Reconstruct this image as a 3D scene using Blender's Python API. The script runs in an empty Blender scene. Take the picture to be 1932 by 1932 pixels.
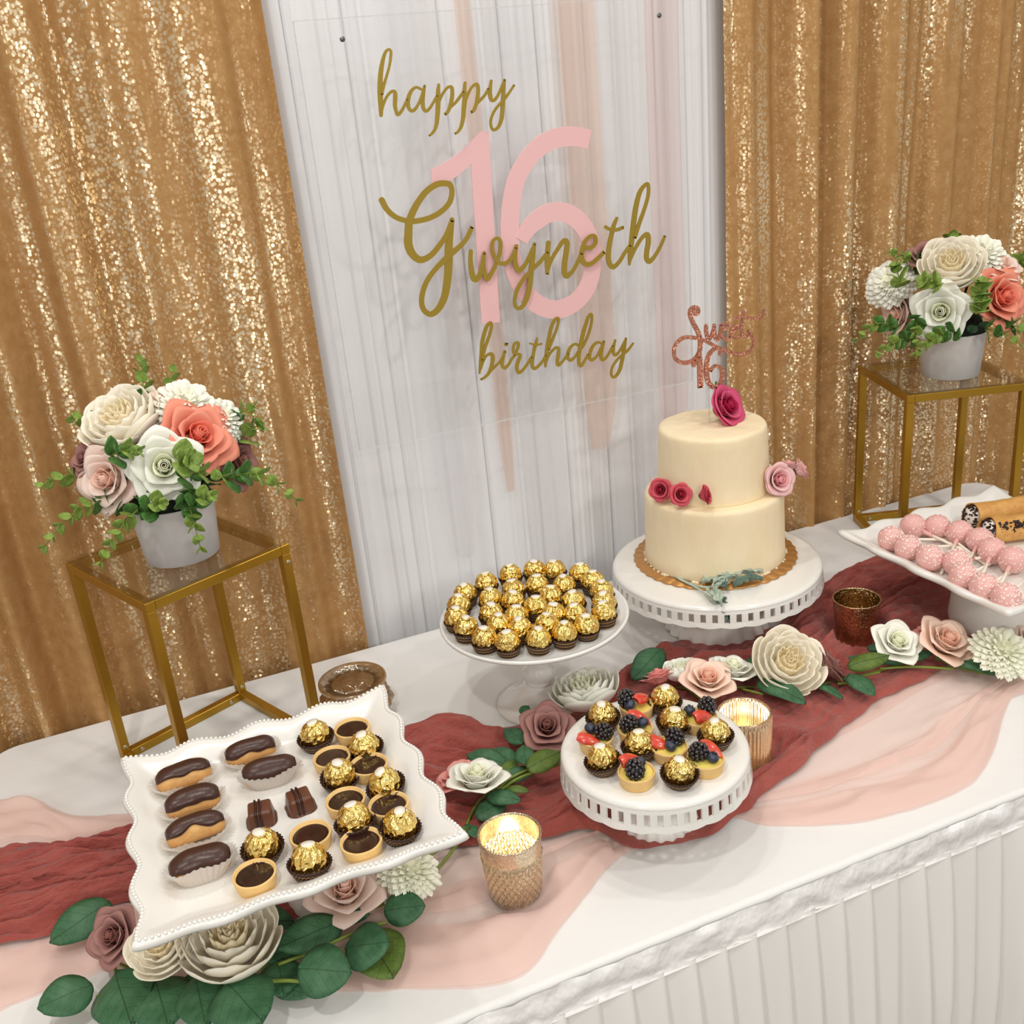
import bpy, bmesh, math, random
from math import sin, cos, pi, sqrt, atan2, radians
from mathutils import Vector, Matrix, Quaternion, noise
random.seed(7)
S = bpy.context.scene
C = S.collection
T = 0.75            # table height above the floor; every layout number below is measured from the table top

# ---------------------------------------------------------------- camera, world, lights, exposure
CAM_ROWS = [[0.921664, -0.377088, -0.091326], [-0.220611, -0.315704, -0.922855], [0.319166, 0.87071, -0.374163]]
cd = bpy.data.cameras.new('camera'); cam = bpy.data.objects.new('camera', cd); C.objects.link(cam)
r_, d_, f_ = [Vector(v) for v in CAM_ROWS]
cam.matrix_world = Matrix(((r_.x, -d_.x, -f_.x, 0), (r_.y, -d_.y, -f_.y, 0), (r_.z, -d_.z, -f_.z, 0.81283 + T), (0, 0, 0, 1)))
cd.sensor_width = 36.0; cd.lens = 1929.97 / 1932 * 36.0; cd.clip_start = 0.02
S.camera = cam
w = bpy.data.worlds.new('world'); S.world = w; w.use_nodes = True
bg = w.node_tree.nodes['Background']; bg.inputs[0].default_value = (1.0, 0.975, 0.945, 1); bg.inputs[1].default_value = 0.60
def disk(name, loc, e, size, col=(1, .96, .90)):
    l = bpy.data.lights.new(name, 'AREA'); l.shape = 'DISK'; l.size = size; l.energy = e; l.color = col
    o = bpy.data.objects.new(name, l); o.location = (loc[0], loc[1], loc[2] + T); C.objects.link(o)
disk('downlight', (.42, 1.28, 1.95), 3.8, .10)
disk('downlight', (.02, 1.25, 1.95), 3.3, .10)
disk('downlight', (-.35, .15, 1.95), 9.5, .10)
disk('downlight', (1.30, .75, 1.95), 3.5, .10)
disk('downlight', (1.15, -.35, 1.95), 9, .12)  # second front lamp, added as fill to brighten drape, flowers and skirt
disk('fill_light', (.3, -2.5, 1.95), 52, .6)  # added fill behind the camera, lights the flowers under the platter, drape, skirt
disk('fill_light', (-2.0, -1.5, 1.95), 24, .5)  # another added soft fill, from the front left
S.view_settings.view_transform = 'Standard'; S.view_settings.look = 'None'
S.view_settings.exposure = 0.0; S.view_settings.gamma = 1.0; S.view_settings.use_curve_mapping = False
S.cycles.use_denoising = True
S.cycles.max_bounces = 8; S.cycles.transparent_max_bounces = 24; S.cycles.caustics_reflective = False; S.cycles.caustics_refractive = False

# ---------------------------------------------------------------- materials
def lin(c):
    return tuple(((x / 255) / 12.92 if x / 255 <= .04045 else ((x / 255 + .055) / 1.055) ** 2.4) for x in c) + (1,)
class N:
    def __init__(s, name):
        s.m = bpy.data.materials.new(name); s.m.use_nodes = True; s.t = s.m.node_tree
        s.p = s.t.nodes['Principled BSDF']; s.out = s.t.nodes['Material Output']; s.co = None
    def n(s, t, **k):
        x = s.t.nodes.new(t)
        for a, b in k.items():
            if a.startswith('_'): setattr(x, a[1:], b)
            else: x.inputs[a.replace('__', ' ')].default_value = b
        return x
    def l(s, a, b): s.t.links.new(a, b)
    def coord(s):
        if not s.co: s.co = s.n('ShaderNodeTexCoord').outputs['Object']
        return s.co
    def noise(s, scale, detail=3, rough=.55, stretch=None):
        x = s.n('ShaderNodeTexNoise', Scale=scale, Detail=detail, Roughness=rough)
        if stretch:
            mp = s.n('ShaderNodeMapping'); mp.inputs['Scale'].default_value = stretch; s.l(s.coord(), mp.inputs[0]); s.l(mp.outputs[0], x.inputs['Vector'])
        else: s.l(s.coord(), x.inputs['Vector'])
        return x
    def ramp(s, fac, stops):
        r = s.n('ShaderNodeValToRGB'); s.l(fac, r.inputs[0]); e = r.color_ramp.elements
        e[0].position, e[0].color = stops[0]; e[1].position, e[1].color = stops[-1]
        for p, c in stops[1:-1]:
            q = e.new(p); q.color = c
        return r.outputs[0]
    def math(s, op, a, b=None, c=None):
        x = s.n('ShaderNodeMath', _operation=op)
        for i, v in enumerate((a, b, c)):
            if v is None: continue
            if isinstance(v, (int, float)): x.inputs[i].default_value = v
            else: s.l(v, x.inputs[i])
        return x.outputs[0]
def mat(name, col, rough=.5, metal=0., spec=.5, bump=None, var=None, trans=0., sheen=0., coat=0., alpha=1., stretch=None, sss=0.):
    s = N(name); p = s.p
    p.inputs['Base Color'].default_value = lin(col); p.inputs['Roughness'].default_value = rough
    p.inputs['Metallic'].default_value = metal; p.inputs['Specular IOR Level'].default_value = spec
    p.inputs['Sheen Weight'].default_value = sheen; p.inputs['Coat Weight'].default_value = coat
    if sss: p.inputs['Subsurface Weight'].default_value = sss; p.inputs['Subsurface Radius'].default_value = (.01, .006, .004); p.inputs['Subsurface Scale'].default_value = 1.
    cs = None
    if var:
        nz = s.noise(var[0], 4, .6, stretch); cs = s.ramp(nz.outputs[0], [(.3, lin(col)), (.7, lin(var[1]))]); s.l(cs, p.inputs['Base Color'])
    bn = None
    if bump:
        nz = s.noise(bump[0], 4, .6, stretch); b = s.n('ShaderNodeBump', Strength=bump[1], Distance=bump[2]); s.l(nz.outputs[0], b.inputs['Height']); s.l(b.outputs[0], p.inputs['Normal']); bn = b
    last = p.outputs[0]
    if trans:
        t = s.n('ShaderNodeBsdfTranslucent'); t.inputs[0].default_value = lin(col)
        if cs: s.l(cs, t.inputs[0])
        mx = s.n('ShaderNodeMixShader'); mx.inputs[0].default_value = trans; s.l(last, mx.inputs[1]); s.l(t.outputs[0], mx.inputs[2]); last = mx.outputs[0]
    if alpha < 1:
        t = s.n('ShaderNodeBsdfTransparent'); mx = s.n('ShaderNodeMixShader'); mx.inputs[0].default_value = alpha; s.l(t.outputs[0], mx.inputs[1]); s.l(last, mx.inputs[2]); last = mx.outputs[0]
    s.l(last, s.out.inputs[0])
    return s.m
def clear_mat(name, tint, refl=.06, rough=.02):
    s = N(name); t = s.n('ShaderNodeBsdfTransparent'); t.inputs[0].default_value = tint
    g = s.n('ShaderNodeBsdfGlossy', Roughness=rough); lw = s.n('ShaderNodeLayerWeight', Blend=.5); f = s.n('ShaderNodeMath', _operation='MULTIPLY_ADD'); s.l(s.math('POWER', lw.outputs['Facing'], 5.), f.inputs[0]); f.inputs[1].default_value = .95; f.inputs[2].default_value = .045
    mx = s.n('ShaderNodeMixShader'); s.l(s.math('MULTIPLY', f.outputs[0], refl), mx.inputs[0]); s.l(t.outputs[0], mx.inputs[1]); s.l(g.outputs[0], mx.inputs[2]); s.l(mx.outputs[0], s.out.inputs[0])
    return s.m
def sequin_mat():
    s = N('gold_sequins'); p = s.p
    vo = s.n('ShaderNodeTexVoronoi', Scale=205.); s.l(s.coord(), vo.inputs['Vector'])
    g = s.n('ShaderNodeNewGeometry')
    sub = s.n('ShaderNodeVectorMath', _operation='SUBTRACT'); s.l(vo.outputs['Color'], sub.inputs[0]); sub.inputs[1].default_value = (.5, .5, .5)
    # patches where sequins lie loosely and patches where they lie flat
    pn = s.noise(9., 3, .6, (1, 1, .25)); k = s.ramp(pn.outputs[0], [(.42, (.18, .18, .18, 1)), (.62, (.62, .62, .62, 1))])
    sc = s.n('ShaderNodeVectorMath', _operation='MULTIPLY'); s.l(sub.outputs[0], sc.inputs[0]); s.l(k, sc.inputs[1])
    ab = s.n('ShaderNodeVectorMath', _operation='ADD'); s.l(g.outputs['Normal'], ab.inputs[0]); ab.inputs[1].default_value = (0, 0, .26)   # sequins hang from their upper edge
    ad = s.n('ShaderNodeVectorMath', _operation='ADD'); s.l(ab.outputs[0], ad.inputs[0]); s.l(sc.outputs[0], ad.inputs[1])
    nm = s.n('ShaderNodeVectorMath', _operation='NORMALIZE'); s.l(ad.outputs[0], nm.inputs[0]); s.l(nm.outputs[0], p.inputs['Normal'])
    p.inputs['Base Color'].default_value = lin((232, 212, 176)); p.inputs['Metallic'].default_value = .95; p.inputs['Roughness'].default_value = .27
    d = s.n('ShaderNodeBsdfDiffuse'); cv = s.noise(60., 4); s.l(s.ramp(cv.outputs[0], [(.3, lin((174, 130, 80))), (.7, lin((190, 148, 98)))]), d.inputs[0])
    edge = s.ramp(vo.outputs['Distance'], [(.40, (0, 0, 0, 1)), (.62, (1, 1, 1, 1))])
    cv2 = s.noise(19., 4, .62, (1, 1, .09)); glint_mask = s.ramp(cv2.outputs[0], [(.455, (.05, .05, .05, 1)), (.585, (.86, .86, .86, 1))])  # glint stripes of the folds painted by stretched noise, dull brown between
    fac = s.math('SUBTRACT', 1., s.math('MULTIPLY', s.math('SUBTRACT', 1., edge), glint_mask))
    mx = s.n('ShaderNodeMixShader'); s.l(fac, mx.inputs[0]); s.l(p.outputs[0], mx.inputs[1]); s.l(d.outputs[0], mx.inputs[2]); s.l(mx.outputs[0], s.out.inputs[0])
    return s.m
def foil_mat():
    s = N('gold_foil'); p = s.p
    p.inputs['Base Color'].default_value = lin((248, 216, 128)); p.inputs['Metallic'].default_value = 1.; p.inputs['Roughness'].default_value = .19
    oi = s.n('ShaderNodeObjectInfo'); ad = s.n('ShaderNodeVectorMath', _operation='ADD'); s.l(s.coord(), ad.inputs[0]); s.l(oi.outputs['Location'], ad.inputs[1])
    v = s.n('ShaderNodeTexVoronoi', Scale=150., _feature='F1'); v2 = s.n('ShaderNodeTexNoise', Scale=240., Detail=2.)
    s.l(ad.outputs[0], v.inputs['Vector']); s.l(ad.outputs[0], v2.inputs['Vector'])
    b = s.n('ShaderNodeBump', Strength=.9, Distance=.0022); s.l(s.math('ADD', v.outputs['Distance'], s.math('MULTIPLY', v2.outputs[0], .7)), b.inputs['Height']); s.l(b.outputs[0], p.inputs['Normal'])
    return s.m
def cup_mat():
    s = N('brown_paper_cup'); sx = s.n('ShaderNodeSeparateXYZ'); s.l(s.coord(), sx.inputs[0])
    th = s.math('ARCTAN2', sx.outputs[1], sx.outputs[0]); zig = s.math('PINGPONG', s.math('MULTIPLY', th, 5.0), .5)
    zz = s.math('ADD', s.math('MULTIPLY', sx.outputs[2], 520.), s.math('MULTIPLY', zig, .9))
    ln = s.math('GREATER_THAN', s.math('SINE', s.math('MULTIPLY', zz, 2.6)), .72)
    lim = s.math('LESS_THAN', sx.outputs[2], .0115); f = s.math('MULTIPLY', ln, lim)
    mx = s.n('ShaderNodeMix', _data_type='RGBA'); s.l(f, mx.inputs[0]); mx.inputs[6].default_value = lin((52, 24, 16)); mx.inputs[7].default_value = lin((176, 138, 70)); s.l(mx.outputs[2], s.p.inputs['Base Color'])
    s.p.inputs['Roughness'].default_value = .55
    return s.m
def leaf_mat(name, c1, c2, scale=26.):
    s = N(name); p = s.p; sx = s.n('ShaderNodeSeparateXYZ'); s.l(s.coord(), sx.inputs[0])
    nz = s.noise(3., 3); base = s.ramp(nz.outputs[0], [(.3, lin(c1)), (.7, lin(c2))])
    v = s.n('ShaderNodeTexVoronoi', Scale=scale, _feature='DISTANCE_TO_EDGE'); s.l(s.coord(), v.inputs['Vector'])
    ay = s.math('ABSOLUTE', sx.outputs[1]); rib = s.math('LESS_THAN', s.math('ABSOLUTE', s.math('SUBTRACT', s.math('PINGPONG', s.math('SUBTRACT', sx.outputs[0], s.math('MULTIPLY', ay, .9)), .09), .0)), .006)
    mid = s.math('LESS_THAN', ay, .009)
    fine = s.math('MULTIPLY', s.math('LESS_THAN', v.outputs[0], .035), .35)
    f = s.math('MAXIMUM', s.math('MAXIMUM', s.math('MULTIPLY', rib, .45), s.math('MULTIPLY', mid, .6)), fine)
    mx = s.n('ShaderNodeMix', _data_type='RGBA'); s.l(f, mx.inputs[0]); s.l(base, mx.inputs[6]); mx.inputs[7].default_value = lin((22, 48, 30)); s.l(mx.outputs[2], p.inputs['Base Color'])
    p.inputs['Roughness'].default_value = .5; p.inputs['Specular IOR Level'].default_value = .35
    t = s.n('ShaderNodeBsdfTranslucent'); s.l(mx.outputs[2], t.inputs[0]); ms = s.n('ShaderNodeMixShader'); ms.inputs[0].default_value = .12; s.l(p.outputs[0], ms.inputs[1]); s.l(t.outputs[0], ms.inputs[2]); s.l(ms.outputs[0], s.out.inputs[0])
    return s.m
def mercury_mat(name, col, see=.25, bscale=300., rough=.18, crk=.12):
    s = N(name); p = s.p; p.inputs['Metallic'].default_value = 1.; p.inputs['Roughness'].default_value = rough
    nz = s.noise(bscale, 4, .7); s.l(s.ramp(nz.outputs[0], [(.3, lin(col)), (.75, lin(tuple(int(c * .62) for c in col)))]), p.inputs['Base Color'])
    b = s.n('ShaderNodeBump', Strength=.14, Distance=.001); vv = s.n('ShaderNodeTexVoronoi', Scale=bscale * .8, _feature='DISTANCE_TO_EDGE'); s.l(s.coord(), vv.inputs['Vector']); b.inputs['Strength'].default_value = crk; s.l(vv.outputs[0] if crk > .3 else nz.outputs[0], b.inputs['Height']); s.l(b.outputs[0], p.inputs['Normal'])
    tr = s.n('ShaderNodeBsdfTranslucent'); tr.inputs[0].default_value = lin((255, 232, 200)); mx = s.n('ShaderNodeMixShader'); mx.inputs[0].default_value = see
    s.l(p.outputs[0], mx.inputs[1]); s.l(tr.outputs[0], mx.inputs[2]); s.l(mx.outputs[0], s.out.inputs[0]); return s.m
def glitter_mat():
    s = N('rose_gold_glitter'); p = s.p; v = s.n('ShaderNodeTexVoronoi', Scale=900.); s.l(s.coord(), v.inputs['Vector']); g = s.n('ShaderNodeNewGeometry')
    sub = s.n('ShaderNodeVectorMath', _operation='SUBTRACT'); s.l(v.outputs['Color'], sub.inputs[0]); sub.inputs[1].default_value = (.5, .5, .5)
    ad = s.n('ShaderNodeVectorMath', _operation='ADD'); s.l(g.outputs['Normal'], ad.inputs[0]); s.l(sub.outputs[0], ad.inputs[1]); nm = s.n('ShaderNodeVectorMath', _operation='NORMALIZE'); s.l(ad.outputs[0], nm.inputs[0]); s.l(nm.outputs[0], p.inputs['Normal'])
    p.inputs['Base Color'].default_value = lin((205, 140, 115)); p.inputs['Metallic'].default_value = .8; p.inputs['Roughness'].default_value = .3; return s.m
M = dict(
    sequin=sequin_mat(), foil=foil_mat(), cup=cup_mat(), glitter=glitter_mat(),
    cloth=mat('white_table_linen', (232, 231, 228), .85, bump=(7, .35, .01), spec=.2),
    skirt=mat('white_skirt_fabric', (246, 244, 240), .6, spec=.3, trans=.1),
    satin=mat('white_satin', (252, 251, 250), .2, spec=.9, coat=.4, bump=(15, 1., .012), stretch=(1, 1, .7)),
    white_drape=mat('white_drape_fabric', (248, 248, 250), .75, spec=.25, trans=.12),
    sheer_peach=mat('sheer_peach', (238, 208, 190), .8, alpha=.5, trans=.3), sheer_pink=mat('sheer_pink', (240, 216, 212), .8, alpha=.45, trans=.3), sheer_white=mat('sheer_white', (240, 238, 240), .8, alpha=.3, trans=.3),
    acrylic=clear_mat('clear_acrylic', (.995, .997, .995, 1), .45), glass=clear_mat('tinted_glass', (.93, .93, .90, 1), 1.2), edge=mat('acrylic_edge', (225, 228, 226), .2, alpha=.35),
    gold_letter=mat('brushed_gold_card', (166, 140, 48), .45, metal=.35, spec=.5), pink_card=mat('pink_card', (244, 196, 196), .8, spec=.2),
    frame=mat('gold_painted_metal', (176, 136, 44), .32, metal=.75, spec=.5, bump=(700, .08, .0005)), screw=mat('steel_screw', (200, 190, 160), .25, metal=1.), black=mat('dark_slot', (30, 26, 20), .6),
    china=mat('white_ceramic', (236, 234, 228), .12, spec=.6, coat=.2), china2=mat('white_stoneware', (236, 234, 228), .2, spec=.55),
    frosting=mat('buttercream', (246, 230, 196), .55, spec=.35, bump=(22, .45, .006), var=(16, (240, 220, 180)), stretch=(1, 1, .45), sss=.12),
    board=mat('gold_cake_board', (196, 142, 80), .35, metal=.45), cake_in=mat('chocolate_cake', (60, 30, 22), .8),
    gauze=mat('dusty_rose_gauze', (172, 92, 82), .92, spec=.1, bump=(210, .8, .004), var=(24, (156, 76, 68)), stretch=(.6, 1, 1), sheen=.25, alpha=.97),
    chiffon=mat('blush_chiffon', (252, 222, 212), .85, spec=.15, alpha=.46, trans=.25),
    choc=mat('dark_chocolate_glaze', (66, 38, 28), .33, spec=.45, bump=(70, .25, .003)), milk=mat('milk_chocolate', (98, 56, 36), .36, spec=.5, bump=(120, .2, .001)), drizzle=mat('dark_drizzle', (50, 22, 16), .3),
    choux=mat('choux_pastry', (226, 178, 112), .6, bump=(180, .5, .002), var=(70, (206, 146, 80))), shell=mat('tart_shell', (228, 186, 116), .6, bump=(500, .3, .0006), var=(90, (236, 200, 134))),
    ganache=mat('ganache', (50, 28, 20), .1, spec=.5), custard=mat('lemon_custard', (240, 218, 110), .35, coat=.3), wax_paper=mat('white_wax_paper', (240, 236, 230), .6, trans=.35, alpha=.88),
    blackberry=mat('blackberry', (20, 12, 20), .16, spec=.7, coat=.5), blueberry=mat('blueberry', (34, 38, 54), .35, spec=.5, var=(200, (66, 76, 96))), strawberry=mat('strawberry', (204, 40, 30), .25, coat=.5, var=(180, (224, 92, 62))), straw_in=mat('strawberry_flesh', (240, 140, 100), .35),
    pop=mat('pink_candy_coating', (228, 176, 170), .42, spec=.45, sss=.08), sprinkle=mat('white_sprinkles', (255, 250, 240), .5), stick=mat('white_paper_stick', (246, 236, 220), .6),
    cannoli=mat('cannoli_shell', (222, 172, 98), .55, bump=(150, .6, .003), var=(60, (198, 138, 66))), cream=mat('ricotta_cream', (248, 240, 226), .5), chips=mat('chocolate_chips', (44, 24, 18), .35),
    disc=mat('white_foil_sticker', (238, 232, 218), .5), pot=mat('white_stone_pot', (222, 220, 216), .55, var=(14, (205, 203, 200))), foam=mat('dark_moss', (24, 38, 22), .9, bump=(150, 1., .01)),
    stem=mat('green_stem', (120, 138, 52), .5), woodstem=mat('dark_stem', (46, 40, 26), .7), sage=mat('dusty_miller', (190, 202, 184), .8, var=(60, (156, 172, 156)), bump=(300, .3, .001)), sage_dark=mat('dusty_miller_dark', (100, 122, 108), .8),
    wood=mat('table_wood', (150, 120, 88), .6), steel=mat('grey_steel', (120, 120, 122), .4, metal=.8), floor=mat('beige_carpet', (120, 108, 96), .95, var=(40, (98, 88, 78))), wall=mat('cream_wall', (205, 196, 180), .9),
    votive=mercury_mat('champagne_mercury_glass', (255, 240, 212), .20), votive2=mercury_mat('gold_ribbed_glass', (255, 236, 204), .24), crackle=mercury_mat('gold_crackle_glass', (248, 218, 170), .08, 300., .14, .9), bowlm=mercury_mat('amber_cut_glass', (255, 238, 212), .55, 120., .12),
    wax=mat('candle_wax', (255, 240, 210), .5, trans=.3, sss=.2),
)
sf = N('flame'); em = sf.n('ShaderNodeEmission', Strength=30.); em.inputs[0].default_value = (1, .72, .32, 1); sf.l(em.outputs[0], sf.out.inputs[0]); M['flame'] = sf.m
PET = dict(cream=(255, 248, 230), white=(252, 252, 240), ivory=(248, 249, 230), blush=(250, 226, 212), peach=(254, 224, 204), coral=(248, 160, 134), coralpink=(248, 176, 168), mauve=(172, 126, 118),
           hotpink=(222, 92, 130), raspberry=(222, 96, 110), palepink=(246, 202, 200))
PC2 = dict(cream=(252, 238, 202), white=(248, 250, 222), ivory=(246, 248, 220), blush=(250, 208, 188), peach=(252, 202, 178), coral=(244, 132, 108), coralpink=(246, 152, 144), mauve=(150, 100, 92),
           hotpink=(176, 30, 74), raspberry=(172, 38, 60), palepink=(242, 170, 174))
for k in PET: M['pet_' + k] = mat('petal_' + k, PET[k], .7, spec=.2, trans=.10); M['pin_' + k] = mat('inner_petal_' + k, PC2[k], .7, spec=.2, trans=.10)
M['leaf_dark'] = leaf_mat('eucalyptus_leaf', (52, 100, 64), (80, 124, 88)); M['leaf_olive'] = leaf_mat('olive_leaf', (84, 108, 42), (110, 134, 60))
M['leaf_lime'] = leaf_mat('young_eucalyptus_leaf', (128, 160, 68), (160, 186, 92)); M['leaf_mid'] = leaf_mat('mid_eucalyptus_leaf', (62, 112, 50), (96, 144, 66))

# ---------------------------------------------------------------- mesh helpers
def mesh(name, V, F, m=None, smooth=True):
    me = bpy.data.meshes.new(name); me.from_pydata([tuple(v) for v in V], [], F)
    if m:
        for x in (m if isinstance(m, (list, tuple)) else [m]): me.materials.append(M[x] if isinstance(x, str) else x)
    if smooth: me.shade_smooth()
    me.update(); return me
def obj(name, me, parent=None, loc=(0, 0, 0), rot=None, scale=None):
    o = bpy.data.objects.new(name, me); C.objects.link(o); o.location = loc
    if parent: o.parent = parent
    if rot is not None:
        if isinstance(rot, Quaternion): o.rotation_mode = 'QUATERNION'; o.rotation_quaternion = rot
        else: o.rotation_euler = rot
    if scale is not None: o.scale = (scale,) * 3 if isinstance(scale, (int, float)) else scale
    return o
def tag(o, label, cat, group=None, kind=None):
    o['label'] = label; o['category'] = cat
    if group: o['group'] = group
    if kind: o['kind'] = kind
    return o
def thing(name, label, cat, loc=(0, 0, 0), rotz=0, group=None, rot=None):
    o = bpy.data.objects.new(name, None); C.objects.link(o); o.empty_display_size = .02
    o.location = (loc[0], loc[1], loc[2] + T); o.rotation_euler = rot if rot else (0, 0, rotz)
    return tag(o, label, cat, group)
def dup(root, loc, rotz, label):
    r = root.copy(); C.objects.link(r); r.location = (loc[0], loc[1], loc[2] + T); r.rotation_euler = (0, 0, rotz); r['label'] = label
    for ch in list(root.children):
        c = ch.copy(); C.objects.link(c); c.parent = r
        for g in ch.children:
            d = g.copy(); C.objects.link(d); d.parent = c
    return r
def structure(name, V, F, m):
    o = obj(name, mesh(name, V, F, m, False)); o['kind'] = 'structure'; return o
def box(x0, x1, y0, y1, z0, z1):
    return [(x0, y0, z0), (x1, y0, z0), (x1, y1, z0), (x0, y1, z0), (x0, y0, z1), (x1, y0, z1), (x1, y1, z1), (x0, y1, z1)], \
           [(3, 2, 1, 0), (4, 5, 6, 7), (0, 1, 5, 4), (1, 2, 6, 5), (2, 3, 7, 6), (3, 0, 4, 7)]
def join(parts):
    V, F = [], []
    for v, f in parts:
        k = len(V); V += list(v); F += [tuple(i + k for i in q) for q in f]
    return V, F
def bevel_mesh(name, V, F, m, w, seg=2, smooth=True):
    bm = bmesh.new(); vs = [bm.verts.new(v) for v in V]; [bm.faces.new([vs[i] for i in f]) for f in F]
    bmesh.ops.bevel(bm, geom=list(bm.edges), offset=w, segments=seg, affect='EDGES', profile=.5)
    me = bpy.data.meshes.new(name); bm.to_mesh(me); bm.free(); me.materials.append(M[m])
    if smooth: me.shade_smooth()
    return me
def lathe(prof, n=48, wob=None, cap=True):
    V, F = [], []
    for j, (r, z) in enumerate(prof):
        for i in range(n):
            a = 2 * pi * i / n; rr, zz = (r, z) if not wob else wob(r, z, a, j)
            V.append((rr * cos(a), rr * sin(a), zz))
    m = len(prof)
    for j in range(m - 1):
        for i in range(n):
            a, b = j * n + i, j * n + (i + 1) % n; F.append((a, b, b + n, a + n))
    if cap: F.append(tuple(range(n - 1, -1, -1))); F.append(tuple(range((m - 1) * n, m * n)))
    return V, F
def tube(pts, rad, n=8, caps=True):
    pts = [Vector(p) for p in pts]; V, F = [], []; up = Vector((0, 0, 1)); m = len(pts)
    for j, p in enumerate(pts):
        t = (pts[min(j + 1, m - 1)] - pts[max(j - 1, 0)]).normalized(); a = t.cross(up)
        if a.length < 1e-3: a = t.cross(Vector((1, 0, 0)))
        a.normalize(); b = t.cross(a); r = rad[j] if isinstance(rad, (list, tuple)) else rad
        for i in range(n):
            q = p + (a * cos(2 * pi * i / n) + b * sin(2 * pi * i / n)) * r; V.append(tuple(q))
    for j in range(m - 1):
        for i in range(n): a, b = j * n + i, j * n + (i + 1) % n; F.append((a, a + n, b + n, b))
    if caps: F.append(tuple(range(n))); F.append(tuple(range(m * n - 1, (m - 1) * n - 1, -1)))
    return V, F
def sphere(r=1., nu=12, nv=8, c=(0, 0, 0), sc=(1, 1, 1)):
    V = [(c[0], c[1], c[2] + r * sc[2])]; F = []
    for j in range(1, nv):
        t = pi * j / nv
        for i in range(nu): a = 2 * pi * i / nu; V.append((c[0] + r * sin(t) * cos(a) * sc[0], c[1] + r * sin(t) * sin(a) * sc[1], c[2] + r * cos(t) * sc[2]))
    V.append((c[0], c[1], c[2] - r * sc[2])); L = len(V) - 1
    for i in range(nu): F.append((0, 1 + i, 1 + (i + 1) % nu)); F.append((L, 1 + (nv - 2) * nu + (i + 1) % nu, 1 + (nv - 2) * nu + i))
    for j in range(nv - 2):
        for i in range(nu): a, b = 1 + j * nu + i, 1 + j * nu + (i + 1) % nu; F.append((a, a + nu, b + nu, b))
    return V, F
def grid(nu, nv, fn):
    V = [fn(i / (nu - 1), j / (nv - 1)) for j in range(nv) for i in range(nu)]
    return V, [(j * nu + i, j * nu + i + 1, (j + 1) * nu + i + 1, (j + 1) * nu + i) for j in range(nv - 1) for i in range(nu - 1)]
def thick(nu, nv, fn, t):
    V, F = grid(nu, nv, fn); n = len(V); vs = [Vector(v) for v in V]; nor = [Vector((0, 0, 0)) for _ in V]
    for f in F:
        q = (vs[f[1]] - vs[f[0]]).cross(vs[f[3]] - vs[f[0]])
        for i in f: nor[i] += q
    for i in range(n):
        if nor[i].length > 0: nor[i].normalize()
    V2 = [tuple(vs[i] - nor[i] * t) for i in range(n)]; F2 = [tuple(reversed([i + n for i in f])) for f in F]
    rim = [i for i in range(nu)] + [j * nu + nu - 1 for j in range(1, nv)] + [(nv - 1) * nu + i for i in range(nu - 2, -1, -1)] + [j * nu for j in range(nv - 2, 0, -1)]
    q = len(rim); E = [(rim[(k + 1) % q], rim[k], rim[k] + n, rim[(k + 1) % q] + n) for k in range(q)]
    return V + V2, F + F2 + E
def ns(x, y, z=0.): return noise.noise(Vector((x, y, z)))
def catmull(P, k=6):
    out = []
    for i in range(len(P) - 1):
        a, b, c, d = P[max(i - 1, 0)], P[i], P[i + 1], P[min(i + 2, len(P) - 1)]
        for j in range(k):
            t = j / k; out.append(tuple(.5 * (2 * b[m] + (c[m] - a[m]) * t + (2 * a[m] - 5 * b[m] + 4 * c[m] - d[m]) * t * t + (3 * b[m] - a[m] - 3 * c[m] + d[m]) * t ** 3) for m in range(len(b))))
    return out + [P[-1]]
def resample(P, n):
    P = catmull(P, 8); L = [0.]
    for a, b in zip(P, P[1:]): L.append(L[-1] + math.dist(a, b))
    out = []; k = 0
    for i in range(n):
        s = L[-1] * i / (n - 1)
        while k < len(P) - 2 and L[k + 1] < s: k += 1
        t = (s - L[k]) / max(L[k + 1] - L[k], 1e-9); out.append(tuple(P[k][m] + (P[k + 1][m] - P[k][m]) * t for m in range(len(P[0]))))
    return out
ORD = ['frontmost', 'second', 'third', 'fourth', 'fifth', 'sixth', 'seventh', 'eighth', 'ninth', 'tenth', 'eleventh', 'twelfth', 'thirteenth', 'fourteenth', 'fifteenth', 'sixteenth', 'seventeenth', 'eighteenth', 'nineteenth', 'twentieth', 'twenty-first', 'twenty-second']

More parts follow.
